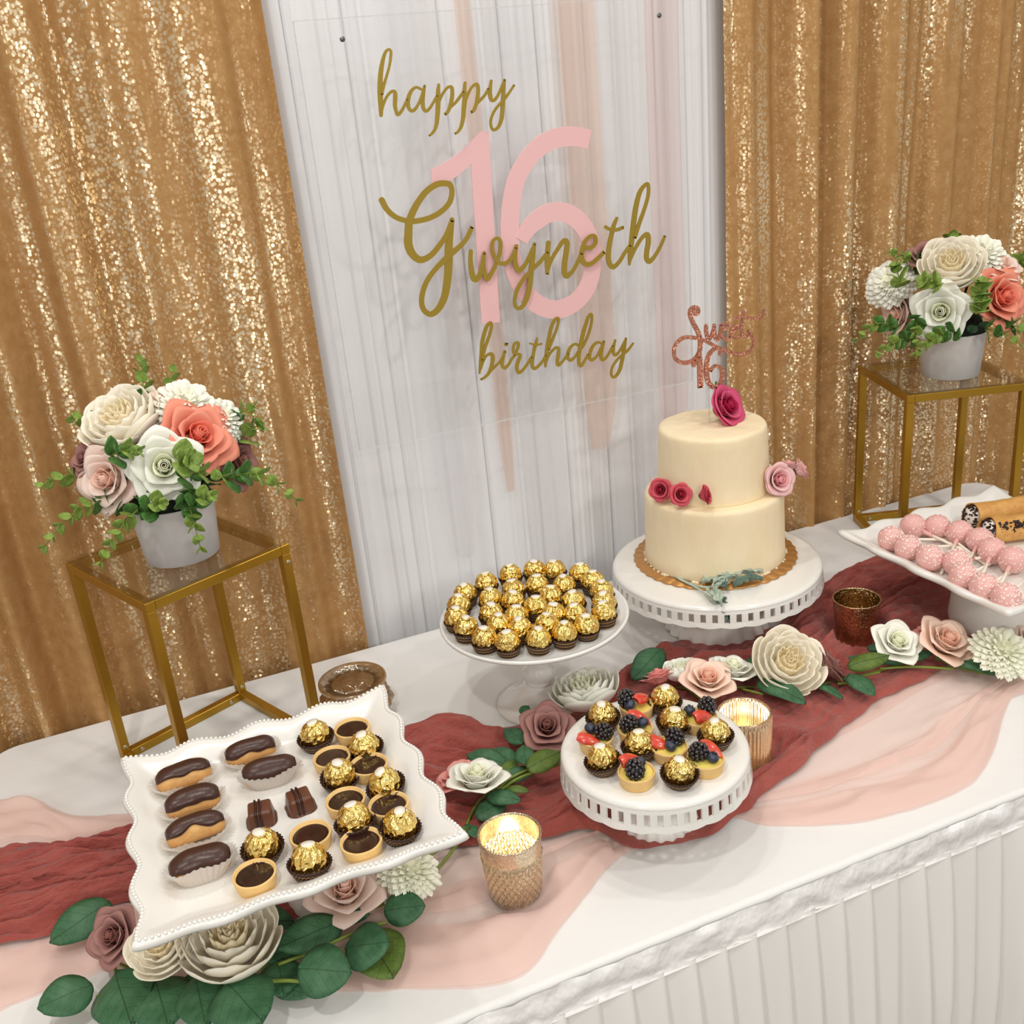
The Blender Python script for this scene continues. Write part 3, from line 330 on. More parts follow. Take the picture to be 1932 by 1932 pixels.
D_sprL=[(-0.0803,0.0076,0.0027,-0.1403,0.0295,0.0025,0),(-0.0533,-0.0354,-0.0208,-0.1506,-0.036,-0.0519,0.01),(-0.0195,-0.0667,-0.0116,-0.0915,-0.1071,-0.06,0),(0.0163,-0.0889,-0.0059,0.0177,-0.135,-0.0586,0),(0.0691,-0.0535,-0.0121,0.1378,-0.1115,-0.035,0.01),(-0.0053,0.0253,0.0544,0.0037,0.0744,0.1228,0),(0.0225,0.0401,0.059,0.0382,0.0654,0.1046,0),(-0.0553,0.0431,0.0531,-0.0888,0.0622,0.0689,0),(0.0874,0.0081,0.0399,0.1217,0.0027,0.0568,0),(0.0953,-0.0033,0.0202,0.1209,-0.0064,0.0347,0),(-0.0538,-0.063,0.048,-0.0242,-0.0829,0.0537,0),(0.0144,-0.0907,0.015,0.0592,-0.1192,0.0137,0),(0.0178,-0.105,0.0381,0.0278,-0.1188,0.0412,0),(-0.028,-0.0784,-0.0192,-0.0125,-0.1224,-0.0015,0),(0.0179,-0.0971,-0.0237,0.0422,-0.1411,0.0017,0)]
D_sprR=[(-0.1193,0.0017,-0.0177,-0.1872,0.0117,-0.0255,0.01),(-0.1136,-0.0291,-0.0309,-0.1792,-0.0322,-0.0407,0),(-0.0553,-0.0584,-0.0228,-0.1484,-0.0777,-0.0402,0),(-0.0074,-0.0763,-0.0236,0.0216,-0.1199,-0.0467,0),(0.0181,-0.0725,-0.0197,0.0671,-0.1137,-0.047,0),(-0.0363,0.0392,0.0604,-0.0781,0.0689,0.0936,0),(-0.1033,0.0123,0.0474,-0.1117,0.017,0.0779,0),(-0.0854,-0.0496,0.0524,-0.1102,-0.047,0.064,0),(0.0182,0.0277,0.0799,0.0294,0.0449,0.1029,0),(-0.0276,-0.08,0.0309,-0.0294,-0.0817,0.0521,0),(-0.0331,-0.0879,0.0078,-0.0373,-0.0902,0.0255,0),(0.1036,0.0076,0.0525,0.1339,-0.0019,0.0563,0),(-0.1127,-0.0371,0.0045,-0.1289,-0.0549,-0.0239,0)]
D_stemsL=[[(-0.1405, 0.9101, 0.016), (-0.1525, 0.9051, 0.016), (-0.1644, 0.8986, 0.016)], [(-0.145, 0.9314, 0.02), (-0.1429, 0.9035, 0.02), (-0.1422, 0.8846, 0.02)], [(0.0113, 0.8399, 0.03), (0.0523, 0.8418, 0.03), (0.098, 0.8461, 0.03), (0.125, 0.8443, 0.03)], [(-0.0047, 0.819, 0.035), (0.0147, 0.8105, 0.035), (0.0287, 0.8019, 0.035)], [(0.0721, 0.8316, 0.03), (0.0758, 0.8127, 0.03)], [(0.308, 0.9856, 0.035), (0.3272, 0.9987, 0.035), (0.3588, 1.0054, 0.035)], [(0.3104, 0.9828, 0.036), (0.3433, 0.9942, 0.036), (0.3977, 0.9944, 0.036)], [(0.1923, 0.9279, 0.02), (0.207, 0.9339, 0.02), (0.2287, 0.9405, 0.02)], [(-0.0712, 0.8748, 0.03), (-0.0482, 0.848, 0.03), (-0.0411, 0.8228, 0.03)]]
D_stemsR=[[(0.8182, 0.9924, 0.025), (0.8486, 0.9856, 0.025), (0.8802, 0.9797, 0.025)], [(0.8173, 0.9911, 0.02), (0.859, 0.9759, 0.02)], [(0.8914, 0.9925, 0.02), (0.9319, 0.9749, 0.02), (0.9763, 0.9416, 0.02)], [(0.6938, 1.0392, 0.025), (0.7108, 1.0135, 0.025)]]
D_buds=[(0.146, 0.8962, 0.03, 0.0042), (0.1351, 0.875, 0.03, 0.0048), (0.139, 0.863, 0.03, 0.0055), (0.1527, 0.8639, 0.03, 0.0052), (0.1451, 0.8844, 0.03, 0.004), (0.1518, 0.8753, 0.03, 0.0045), (0.1369, 0.8686, 0.03, 0.004)]
D_h2=(0.6144, 0.9161)
D_cakeroses=[('rose', 'hot pink rose lying on top of the cake in front of the topper', 'rose', 'hotpink', 0.0334, (0.8187, 1.2646, 0.355), (0.35, -0.75, 0.45), (((-0.01, 0.01, -0.01), (-0.045, 0.028, -0.005), 0.35), ((0.0, 0.012, -0.01), (-0.01, 0.05, 0.0), 0.3), ((0.0, 0.012, -0.01), (0.03, 0.05, 0.005), 0.18))), ('rose', 'deep pink mini rose on cake ledge, leftmost of the three', 'rose', 'raspberry', 0.0183, (0.703, 1.2623, 0.2491), (-0.7, -0.6, 0.3), ()), ('rose', 'deep pink mini rose on cake ledge, middle of the three', 'rose', 'raspberry', 0.0179, (0.7141, 1.2258, 0.2507), (-0.1, -0.9, 0.35), ()), ('rose', 'tiny deep pink rosebud on cake ledge, rightmost of the three', 'rose', 'raspberry', 0.0154, (0.7383, 1.1965, 0.2537), (0.7, -0.6, 0.3), (((-0.004, 0, -0.004), (-0.02, 0.008, 0), 0.5),)), ('rose', 'large pale pink rose at the right shoulder of the bottom tier', 'rose', 'palepink', 0.0261, (0.8637, 1.1945, 0.25), (0.0, -0.9, 0.3), ()), ('rose', 'small pale pink rose outermost at the right cake shoulder', 'rose', 'palepink', 0.0175, (0.9022, 1.1928, 0.258), (0.8, -0.4, 0.4), ()), ('rose', 'pale pink rose half hidden behind its two neighbours on the cake', 'rose', 'palepink', 0.0176, (0.8898, 1.2058, 0.262), (0.3, 0.2, 0.9), ())]
D_miller={'stems': [[(0.7021, 1.2851, 0.119), (0.7049, 1.2381, 0.119), (0.7155, 1.2095, 0.119), (0.7333, 1.1937, 0.119)], [(0.6996, 1.2775, 0.119), (0.7022, 1.2181, 0.119), (0.7101, 1.1711, 0.119), (0.7055, 1.1283, 0.119)], [(0.7027, 1.2664, 0.119), (0.7052, 1.2077, 0.119), (0.7235, 1.1707, 0.119), (0.7585, 1.1753, 0.119)]], 'leaves': [((0.7223, 1.1834, 0.121), (0.7729, 1.176, 0.121), 0.022, 'sage'), ((0.7239, 1.157, 0.123), (0.7801, 1.1729, 0.123), 0.02, 'sage'), ((0.7516, 1.1717, 0.125), (0.814, 1.1609, 0.125), 0.018, 'sage'), ((0.7574, 1.1527, 0.12), (0.8055, 1.1488, 0.12), 0.02, 'sage_dark'), ((0.7182, 1.1552, 0.121), (0.7079, 1.1087, 0.121), 0.024, 'sage'), ((0.7188, 1.1394, 0.119), (0.7216, 1.1116, 0.085), 0.022, 'sage_dark'), ((0.7385, 1.1729, 0.121), (0.7414, 1.1464, 0.121), 0.02, 'sage_dark')]}

# ---------------------------------------------------------------- setting
structure('floor', *box(-3, 4, -3, 3, -.05, 0), 'floor')
structure('wall_back', *box(-3, 4, 2.3, 2.4, 0, 3.0), 'wall')

# ---------------------------------------------------------------- curtains behind the table
def curtain(x0, x1, y0, z0, z1, fn, mname, nx=None, nz=40):
    nx = nx or int((x1 - x0) / .004)
    return mesh(mname, *grid(nx, nz, lambda u, v: (lambda x, z: (x, y0 + fn(x, z), z))(x0 + (x1 - x0) * u, z0 + (z1 - z0) * v)), mname)
def seqfold(x, z):
    xx = x + .012 * ns(x * 2, z * .8, 3) + .004 * ns(x * 8, z * 1.5)
    a = .016 + .012 * ns(xx * 3, z * .5, 9)
    return a * sin(xx * 60 + 3.6 * ns(xx * 5, z * .25, 5)) + .004 * sin(xx * 151 + 3 * ns(xx * 7, .3 * z)) + .004 * ns(xx * 45, z * 3, 2)
W = 1.503
def place(o): o.location.z = T; return o
me = curtain(-1.3, .2715, W, -.74, 1.62, seqfold, 'sequin')
tag(place(obj('sequin_curtain', me)), 'gold sequin curtain hanging in folds behind the left gold stand', 'curtain', 'gold sequin curtains')
me = curtain(.978, 2.7, W, -.74, 1.62, seqfold, 'sequin')
tag(place(obj('sequin_curtain', me)), 'gold sequin curtain hanging in folds behind the right gold stand', 'curtain', 'gold sequin curtains')
GROOVE = [.302, .318, .345, .362, .386, .41, .455, .475, .53, .56, .585, .61, .622, .64, .652, .664, .676, .69, .71, .74, .76, .80, .83, .85, .872, .90, .925, .945, .96]
def whitefold(x, z):
    xx = x + .004 * ns(x * 3, z * .7, 7) + .006 * (z - .5) * ns(x * 5, 0, 3)
    y = .007 * sin(xx * 62 + 2.5 * ns(xx * 6, z * .2))
    for k, g in enumerate(GROOVE):
        d = xx - g
        if abs(d) < .02: y += (.003 + .007 * (k % 4 == 0)) * math.exp(-(d / .0017) ** 2) - .0015 * math.exp(-((d - .005) / .003) ** 2)
    return y
wd = thing('white_drape', 'white pleated drape with sheer peach and pink strips hanging behind the birthday sign', 'curtain', (0, 0, 0))
obj('drape_panel', curtain(.24, 1.02, W + .035, -.74, 1.62, whitefold, 'white_drape', 420, 30), wd)
def strip(name, x0, x1, z0, m, seed):
    def f(x, z): return .006 * sin(x * 210 + seed) + .004 * ns(x * 30, z * 2, seed) + .004 * sin(z * 6 + seed)
    o = obj(name, mesh(name, *grid(24, 24, lambda u, v: (lambda z: (lambda x: (x, W + .012 + f(x, z), z))(x0 + (x1 - x0) * (.5 + (u - .5) * (1 if z > z0 + .1 else .55 + 4.5 * (z - z0)))))(z0 + (1.6 - z0) * v)), m), wd); return o
a = strip('sheer_strip', .545, .572, .20, 'sheer_peach', 1); a['label'] = 'narrow peach strip'
a = strip('sheer_strip', .70, .762, .24, 'sheer_peach', 2); a['label'] = 'wide peach strip'
a = strip('sheer_strip', .785, .83, .1, 'sheer_white', 3)
a = strip('sheer_strip', .845, .905, .22, 'sheer_pink', 4); a['label'] = 'pale pink strip'
a = strip('sheer_strip', .585, .66, .0, 'sheer_white', 5)
a = strip('sheer_strip', .43, .50, .1, 'sheer_white', 6)

# ---------------------------------------------------------------- clear sign with lettering
def stroke_parts(L, y, t, cap=True):
    parts = []
    for s in L:
        P = catmull(s, 7) if len(s) > 2 else [tuple(a + (b - a) * i / 4 for a, b in zip(s[0], s[1])) for i in range(5)]
        Lp, Rp = [], []; n = len(P)
        for i, (x, z, w) in enumerate(P):
            a, b = P[max(i - 1, 0)], P[min(i + 1, n - 1)]; dx, dz = b[0] - a[0], b[1] - a[1]; m = sqrt(dx * dx + dz * dz) or 1e-6
            nx, nz = -dz / m, dx / m; Lp.append((x + nx * w / 2, z + nz * w / 2)); Rp.append((x - nx * w / 2, z - nz * w / 2))
        def cp(i, sg):
            x, z, w = P[i]; a, b = (P[0], P[1]) if i == 0 else (P[-2], P[-1]); th = atan2(b[1] - a[1], b[0] - a[0])
            return [(x + cos(th + sg * (pi / 2 + k * pi / 8)) * w / 2, z + sin(th + sg * (pi / 2 + k * pi / 8)) * w / 2) for k in range(1, 8)]
        k = len(Lp); yy = lambda i: y - .0011 * i / k; V = [(p[0], yy(i), p[1]) for i, p in enumerate(Lp)] + [(p[0], yy(i), p[1]) for i, p in enumerate(Rp)]; F = [(i, i + 1, k + i + 1, k + i) for i in range(k - 1)]
        if cap:
            c0 = cp(0, 1); b0 = len(V); V += [(p[0], y, p[1]) for p in c0]; F.append(tuple([0] + list(range(b0, b0 + 7)) + [k]))
            c1 = cp(n - 1, -1); b1 = len(V); V += [(p[0], yy(k - 1), p[1]) for p in c1]; F.append(tuple([k - 1] + [b1 + i for i in range(7)] + [2 * k - 1])[::-1] if False else tuple([2 * k - 1] + [b1 + i for i in range(7)][::-1] + [k - 1]))
        m = len(V); cnt = {}
        for f in F:
            for a, b in zip(f, f[1:] + f[:1]): cnt[(a, b)] = 1
        side = [(a, b, b + m, a + m) for (a, b) in cnt if (b, a) not in cnt]
        parts.append((V + [(v[0], v[1] + t, v[2]) for v in V], F + [tuple(reversed([i + m for i in f])) for f in F] + side))
    return join(parts)
def lettering(name, L, m, parent, y, t=.0022, cap=True, jitter=0.):
    P = []
    for i, s in enumerate(L): P.append(stroke_parts([s], y + jitter * i, t, cap))
    V, F = join(P); return obj(name, mesh(name, V, F, m, False), parent)
SY = 1.438
sg = thing('acrylic_sign', 'clear acrylic birthday sign with gold script and pink numerals in front of white drape', 'sign', (0, 0, 0))
pv, pf = box(.298, .872, SY + .0035, SY + .0065, .348, .928)
obj('acrylic_panel', mesh('acrylic_panel', pv, pf, 'acrylic', False), sg)
eb = []
for b in ((.298, .872, SY + .003, SY + .007, .347, .3485), (.298, .872, SY + .003, SY + .007, .9275, .929), (.2975, .2985, SY + .003, SY + .007, .348, .928), (.8715, .8725, SY + .003, SY + .007, .348, .928)): eb.append(box(*b))
obj('panel_edge', mesh('panel_edge', *join(eb), 'edge', False), sg)
for x in (.358, .83):
    v, f = lathe([(.0035, -.0006), (.0035, .0006)], 16); obj('corner_hole', mesh('corner_hole', [(p[0], p[2], p[1]) for p in v], f, 'steel'), sg, (x, SY + .002, .903))
    obj('hanging_thread', mesh('hanging_thread', *tube([(x, SY + .003, .903), (x + .004, SY + .006, 1.6)], .0004, 6), 'edge'), sg)
h = lettering('gold_lettering', D_happy, 'gold_letter', sg, SY - .0005, jitter=-.0002); h['label'] = 'gold script word happy'
h = lettering('gold_lettering', D_name, 'gold_letter', sg, SY - .006, jitter=-.0002); h['label'] = 'large gold script first name'
h = lettering('gold_lettering', D_birthday, 'gold_letter', sg, SY - .0005, jitter=-.0002); h['label'] = 'gold script word birthday'
h = lettering('numeral_six', D_six, 'pink_card', sg, SY + .0015, .0018, False)
n1 = len(D_one); V = [(p[0], SY + .0015, p[1]) for p in D_one] + [(p[0], SY + .0033, p[1]) for p in D_one]
bm = bmesh.new(); vs = [bm.verts.new(v) for v in V]; bm.faces.new(vs[:n1]); bm.faces.new(vs[n1:][::-1]); [bm.faces.new((vs[i], vs[(i + 1) % n1], vs[n1 + (i + 1) % n1], vs[n1 + i])) for i in range(n1)]
bm.normal_update(); bmesh.ops.triangulate(bm, faces=[f for f in bm.faces if len(f.verts) > 4]); me = bpy.data.meshes.new('numeral_one'); bm.to_mesh(me); bm.free(); me.materials.append(M['pink_card']); obj('numeral_one', me, sg)

# ---------------------------------------------------------------- table, cloth, skirt
X0, X1, Y0, Y1 = -.31, 1.572, .7203, 1.480
tb = thing('banquet_table', 'long folding banquet table hidden under white linen and skirt', 'table', (.63, 1.1, -T))
obj('tabletop', bevel_mesh('tabletop', *box(-.93, .93, -.372, .37, T - .028, T - .004), 'wood', .003), tb)
for sx in (-.78, .78):
    for sy in (-.3, .3): obj('leg', mesh('leg', *tube([(sx, sy, 0), (sx, sy, T - .028)], .014, 12), 'steel'), tb)
def outline(ins=0., n=8, R=.05):
    P = []
    for cx, cy, a0 in ((X1 - R, Y0 + R, -pi / 2), (X1 - R, Y1 + .017 - R, 0), (X0 + R, Y1 - R, pi / 2), (X0 + R, Y0 + R, pi)):
        for i in range(n + 1): a = a0 + pi / 2 * i / n; P.append((cx + (R - ins) * cos(a), cy + (R - ins) * sin(a)))
    return P
prof = [(.007, 0), (.0045, -.0004), (.002, -.002), (.0005, -.0045), (0, -.008), (-.0005, -.046)]
V, F = [], []; nn = 0
for ins, z in prof:
    P = outline(ins); nn = len(P); V += [(p[0], p[1], z) for p in P]
for j in range(len(prof) - 1):
    for i in range(nn): a, b = j * nn + i, j * nn + (i + 1) % nn; F.append((b, a, a + nn, b + nn))
F.append(tuple(range(nn)))
tc = obj('tablecloth', mesh('tablecloth', V, F, 'cloth'), None, (0, 0, T)); tag(tc, 'white linen tablecloth spread over the long table under the desserts', 'tablecloth')
for p in tc.data.polygons:
    if len(p.vertices) > 4: p.use_smooth = False
sk = thing('table_skirt', 'white pleated table skirt with satin waistband clipped to the table front', 'table skirt', (0, 0, 0))
path = []
R = .05
raw = [(X0, Y1 - .1), (X0, Y0 + R)] + [(X0 + R - R * cos(a), Y0 + R - R * sin(a)) for a in (pi / 8, pi / 4, 3 * pi / 8)] + [(X0 + R, Y0), (X1 - R, Y0)] + [(X1 - R + R * sin(a), Y0 + R - R * cos(a)) for a in (pi / 8, pi / 4, 3 * pi / 8)] + [(X1, Y0 + R), (X1, Y1 - .1)]
def along(step):
    out = []; L = [0]
    for a, b in zip(raw, raw[1:]): L.append(L[-1] + math.dist(a, b))
    s = 0; k = 0
    while s <= L[-1]:
        while L[k + 1] < s: k += 1
        t = (s - L[k]) / (L[k + 1] - L[k]); a, b = raw[k], raw[k + 1]; dx, dy = b[0] - a[0], b[1] - a[1]; m = math.hypot(dx, dy)
        out.append((s, a[0] + dx * t, a[1] + dy * t, dy / m, -dx / m)); s += step
    return out
A = along(.0038); V, F = [], []; rows = 16; PITCH = .038
for j in range(rows):
    v = j / (rows - 1); z = -.040 - .69 * v ** 1.3
    for (s, x, y, nx, ny) in A:
        ph = s / PITCH; fr = ph - math.floor(ph); k = math.floor(ph)
        saw = fr / .88 if fr < .88 else (1 - fr) / .12
        am = .005 + (.024 + .030 * ns(k * 1.7, 2)) * min(1, v * 2.4)
        sh = .014 * v * ns(k * .9, 5, v * 2)
        soft = .5 - .5 * cos(pi * saw)
        o = .002 + am * (saw * (1 - min(v * 2.2, .9)) + soft * min(v * 2.2, .9)) + .01 * v + .004 * v * ns(s * 30, z * 4)
        V.append((x + nx * o - ny * sh, y + ny * o + nx * sh, z))
m = len(A); F = [(j * m + i + 1, j * m + i, (j + 1) * m + i, (j + 1) * m + i + 1) for j in range(rows - 1) for i in range(m - 1)]
me = mesh('pleated_panel', V, F, 'skirt'); obj('pleated_panel', me, sk)
V, F = [], []; A = along(.005); rows = 9
for j in range(rows):
    v = j / (rows - 1); z = -.003 - .041 * v
    for (s, x, y, nx, ny) in A:
        pk = sum(math.exp(-((s - q) / .006) ** 2) for q in (1.0, 1.18, 1.42, 1.66, 1.83, 2.02) if abs(s - q) < .03)
        o = .0035 + .0026 * sin(pi * v) + .0040 * ns(s * 34, v * 2.2, 1) + .0009 * ns(s * 110, v * 3, 8) + .003 * pk * sin(pi * v * 2) * (v > .35) + .002 * (v > .9)
        V.append((x + nx * o, y + ny * o, z))
m = len(A); F = [(j * m + i + 1, j * m + i, (j + 1) * m + i, (j + 1) * m + i + 1) for j in range(rows - 1) for i in range(m - 1)]
obj('satin_band', mesh('satin_band', V, F, 'satin'), sk)['label'] = 'glossy white satin waistband'
obj('piping', mesh('piping', *tube([(x + nx * .006, y + ny * .006, -.0445 + .0008 * ns(s * 20, 1)) for (s, x, y, nx, ny) in along(.01)], .0014, 6), 'skirt'), sk)

# ---------------------------------------------------------------- runners
FLAT = [(.469, .8826, .062), (.791, 1.255, .095), (1.14, 1.03, .08), (.05, .92, .09), (.2716, .8483, .034), (.6326, .944, .04), (.933, 1.0946, .034), (.4524, 1.187, .08)]
from mathutils import kdtree
_pts = [p for L in D_leavesL + D_leavesR for p in ((L[0], L[1], 0), ((L[0] + L[3]) / 2, (L[1] + L[4]) / 2, 0), (L[3], L[4], 0))] + [(f[2], f[3], 0) for f in D_flowersL + D_flowersR]
KD = kdtree.KDTree(len(_pts)); [KD.insert(p, i) for i, p in enumerate(_pts)]; KD.balance()
def press(x, y):       # the cloth lies flat under stands, candle holders and the garlands
    k = min(1., max(.22, .22 + .78 * (KD.find((x, y, 0))[2] - .022) / .035))
    for cx, cy, r in FLAT:
        d = math.hypot(x - cx, y - cy)
        if d < r * 1.5: k = min(k, max(.06, (d - r) / (r * .5)))
    return k
def drape(name, top, bot, nu, nv, fn, m, edge):
    A, B = resample(top, nu), resample(bot, nu); V = []
    for j in range(nv):
        v = j / (nv - 1)
        for i in range(nu):
            u = i / (nu - 1); vv = v + .035 * ns(u * 9, v * 3, 4) * sin(pi * v)
            e = edge * (ns(u * 26, j * .02, 6) + .5 * ns(u * 70, j * .02, 2))
            vv += e if v > .5 else -e
            if not (0 < j < nv - 1): vv = v + e * (1 if j else -1)
            x = A[i][0] + (B[i][0] - A[i][0]) * vv; y = A[i][1] + (B[i][1] - A[i][1]) * vv
            V.append((x, y, fn(u, v, x, y)))
    F = [(j * nu + i, (j + 1) * nu + i, (j + 1) * nu + i + 1, j * nu + i + 1) for j in range(nv - 1) for i in range(nu - 1)]
    return obj(name, mesh(name, V, F, m), None, (0, 0, T))
def ridge(x): return (1 - abs(x) * 2.2)
def gz(u, v, x, y):
    d = v * 1. + .1 * ns(u * 6, 0, 2)
    z = .015 * max(0, ridge(ns(u * 6, d * 7, 1))) + .013 * max(0, ridge(ns(u * 12, d * 15, 5))) + .0075 * max(0, ridge(ns(u * 24, d * 31, 3))) + .0022 * ns(u * 50, d * 60, 7) + .0010 * ns(u * 150, d * 90, 9)
    e = min(1, min(v, 1 - v) / .03)
    return .0060 + (max(0, z) * e + .002) * press(x, y)
tag(drape('gauze_runner', D_gauze_top, D_gauze_bot, 760, 120, gz, 'gauze', .03), 'crinkled dusty rose gauze runner winding along the table between the stands', 'table runner')
GA, GB = resample(D_gauze_top, 90), resample(D_gauze_bot, 90)
GM = [((a[0] + b[0]) / 2, (a[1] + b[1]) / 2, math.dist(a, b) / 2) for a, b in zip(GA, GB)]
def under(x, y):       # the chiffon is pressed flat where the gauze lies on it
    d, r = min((math.hypot(x - a, y - b), r) for a, b, r in GM); q = d / r
    return .15 if q < 1 else min(1., .15 + .85 * (q - 1) / .35)
def cz(u, v, x, y):
    z = .009 * max(0, ridge(ns(u * 5, v * 3.6, 11))) + .008 * max(0, ridge(ns(u * 9 + v * 2, v * 6, 13))) + .004 * max(0, ridge(ns(u * 16 - v * 5, v * 5, 17))) + .0012 * ns(u * 30, v * 16, 3)
    e = min(1, min(v, 1 - v) / .06) * under(x, y)
    return .0012 + max(0, z) * e * press(x, y)
cr_ = drape('chiffon_runner', D_chif_top, D_chif_bot, 340, 60, cz, 'chiffon', .012)
TA, TB = resample(D_chif_top, 300), resample(D_chif_bot, 300)
def hem(v0, v1, lift, seed):
    V = []; nv = 16
    for j in range(nv):
        for i in range(300):
            u = i / 299; a = v0 + .09 * ns(u * 5, seed) + .03 * ns(u * 17, seed); b = v1 + (.05 * ns(u * 4, seed + 3) if v1 < .99 else 0); v = a + (b - a) * j / (nv - 1); v = min(v, .994)
            x = TA[i][0] + (TB[i][0] - TA[i][0]) * v; y = TA[i][1] + (TB[i][1] - TA[i][1]) * v; V.append((x, y, cz(u, v, x, y) + lift + .003 * sin(pi * j / (nv - 1)) * (1 + ns(u * 12, j * .2, seed)) * under(x, y)))
    F = [(j * 300 + i, (j + 1) * 300 + i, (j + 1) * 300 + i + 1, j * 300 + i + 1) for j in range(nv - 1) for i in range(299)]
    obj('folded_layer', mesh('folded_layer', V, F, 'chiffon'), cr_)
hem(.76, .999, .0012, 1); hem(.05, .30, .0015, 5); hem(.60, .70, .002, 9)
tag(cr_, 'sheer blush pink chiffon runner lying under the dusty rose gauze', 'table runner')
# a second loose layer of the chiffon, folded back at the left and right ends
def fold(name, P, m, hgt, label):
    pts = [Vector((p[0], p[1], 0)) for p in P]; n = 30
    def fn(u, v):
        a = pts[0].lerp(pts[1], u); b = pts[3].lerp(pts[2], u); q = a.lerp(b, v)
        z = .006 + hgt * (sin(pi * min(max(v, 0), 1)) ** 1.2) * (.6 + .4 * sin(u * 5 + v * 4)) + .003 * max(0, ridge(ns(u * 4, v * 7, hgt * 900)))
        return (q.x + .01 * ns(u * 4, v * 4, 3), q.y + .01 * ns(u * 4, v * 4, 8), z)
    return tag(obj(name, mesh(name, *grid(n, n, fn), m), None, (0, 0, T)), label, 'cloth')

# ---------------------------------------------------------------- gold stands
PW = .0125
def gold_stand(x, y, th, label):
    t = thing('display_stand', label, 'stand', (x, y, 0), th, 'gold metal stands')
    a, b, H = .2036, .2123, .3065; w = PW
    for i, (px, py) in enumerate(((0, 0), (a - w, 0), (a - w, b - w), (0, b - w))):
        p = obj('post', bevel_mesh('post', *box(px, px + w, py, py + w, 0, H - w), 'frame', .0008, 1, False), t)
        obj('corner_cap', bevel_mesh('corner_cap', *box(px - .0004, px + w + .0004, py - .0004, py + w + .0004, H - w, H + .0004), 'frame', .001, 1, False), t)
    for z, nm in ((0, 'base_rail'), (H - w, 'top_rail')):
        for (bx) in ((w, a - w, 0, w), (w, a - w, b - w, b), (0, w, w, b - w), (a - w, a, w, b - w)):
            obj(nm, bevel_mesh(nm, *box(*bx, z, z + w), 'frame', .0008, 1, False), t)
    obj('glass_top', bevel_mesh('glass_top', *box(.001, a - .001, .001, b - .001, H + .0006, H + .0036), 'glass', .0005, 1, False), t)
    sv, sf_ = join([lathe([(.0034, 0), (.0034, .0009), (.0026, .0014)], 14), lathe([(.0012, .0014), (.0012, .0016)], 8)])
    def scr(p, ax):
        if ax == 'x': V = [(v[2], v[0], v[1]) for v in sv]
        elif ax == '-y': V = [(v[0], -v[2], v[1]) for v in sv]
        else: V = sv
        obj('screw', mesh('screw', V, sf_, 'screw'), t, p)
    for py in (w * .5, b - w * .5): pass
    scr((w, b - w / 2, .022), 'x'); scr((w, b - w / 2, H - .022), 'x'); scr((a - w / 2, b - w, .022), '-y'); scr((w / 2, b - w - .0, .022), '-y'); scr((a - w, b - w / 2, .022), 'x')
    scr((w + .016, b - w, w / 2), '-y'); scr((a - w - .016, b - w, w / 2), '-y'); scr((w, b - w - .018, w / 2), 'x'); scr((a - w / 2, 0, H - .024), '-y'); scr((w / 2, 0, .02), '-y')
    scr((w, w / 2, H - .024), 'x')
    return t
gold_stand(-.038, 1.1643, .4252, 'gold metal stand with glass top beside the cut glass bowl, left end')
gold_stand(1.1636, 1.2634, -.3253, 'gold metal stand with glass top behind the cake pops, right end')

# ---------------------------------------------------------------- dessert stands
def ribbon_stand(name, label, x, y, rp, ztop, hs, rb, nslot, gl):
    t = thing(name, label, 'cake stand', (x, y, .002), 0, gl)
    zt = ztop
    prof = [(0.001, zt), (rp * .5, zt), (rp - .012, zt), (rp - .006, zt - .0005), (rp - .002, zt - .002), (rp, zt - .005), (rp, zt - .008), (rp - .004, zt - .008), (rp - .01, zt - .006), (rp * .5, zt - .005), (.001, zt - .005)]
    obj('plate', mesh('plate', *lathe(prof[::-1], 96, cap=False), 'china'), t)
    cols = [0, .27, .73, 1.]; V, F = [], []; idx = {}
    zr = [zt - .007, zt - .0115, zt - hs + .006, zt - hs]
    nc = nslot * 3
    for lay, dr in ((0, 0.), (1, -.0035)):
        for c_ in range(nc):
            a = 2 * pi * (c_ // 3 + cols[c_ % 3]) / nslot
            for k in range(4):
                z = zr[k]; r = rp + dr + .0022 * (k / 3)
                if k == 3: z -= .0022 * abs(sin(a * nslot / 4)); r += .0005
                idx[(lay, c_, k)] = len(V); V.append((r * cos(a), r * sin(a), z))
    for c_ in range(nc):
        d = (c_ + 1) % nc
        for k in range(3):
            hole = (c_ % 3 == 1 and k == 1)
            if not hole:
                F.append((idx[0, c_, k], idx[0, c_, k + 1], idx[0, d, k + 1], idx[0, d, k])); F.append((idx[1, c_, k], idx[1, d, k], idx[1, d, k + 1], idx[1, c_, k + 1]))
            else:
                q = [(c_, k), (d, k), (d, k + 1), (c_, k + 1)]
                for (p1, p2) in zip(q, q[1:] + q[:1]): F.append((idx[(0,) + p1], idx[(0,) + p2], idx[(1,) + p2], idx[(1,) + p1]))
        F.append((idx[0, c_, 3], idx[1, c_, 3], idx[1, d, 3], idx[0, d, 3])); F.append((idx[0, c_, 0], idx[0, d, 0], idx[1, d, 0], idx[1, c_, 0]))
    obj('slotted_skirt', mesh('slotted_skirt', V, F, 'china', False), t)['label'] = 'ceramic skirt with ribbon slots'
    def wob(r, z, a, j): return (r * (1 + (.03 if z < .02 else .012) * cos(a * 22) * (z < .035)), z)
    hb = zt - .005
    obj('pedestal_foot', mesh('pedestal_foot', *lathe([(rb - .004, 0), (rb, 0), (rb + .001, .003), (rb - .002, .012), (rb * .9, .03), (rb * .80, hb * .6), (rb * .78, hb * .85), (rb * .85, hb)], 132, wob), 'china'), t)
    return t
CS = (.7913, 1.2552); CZ = .113
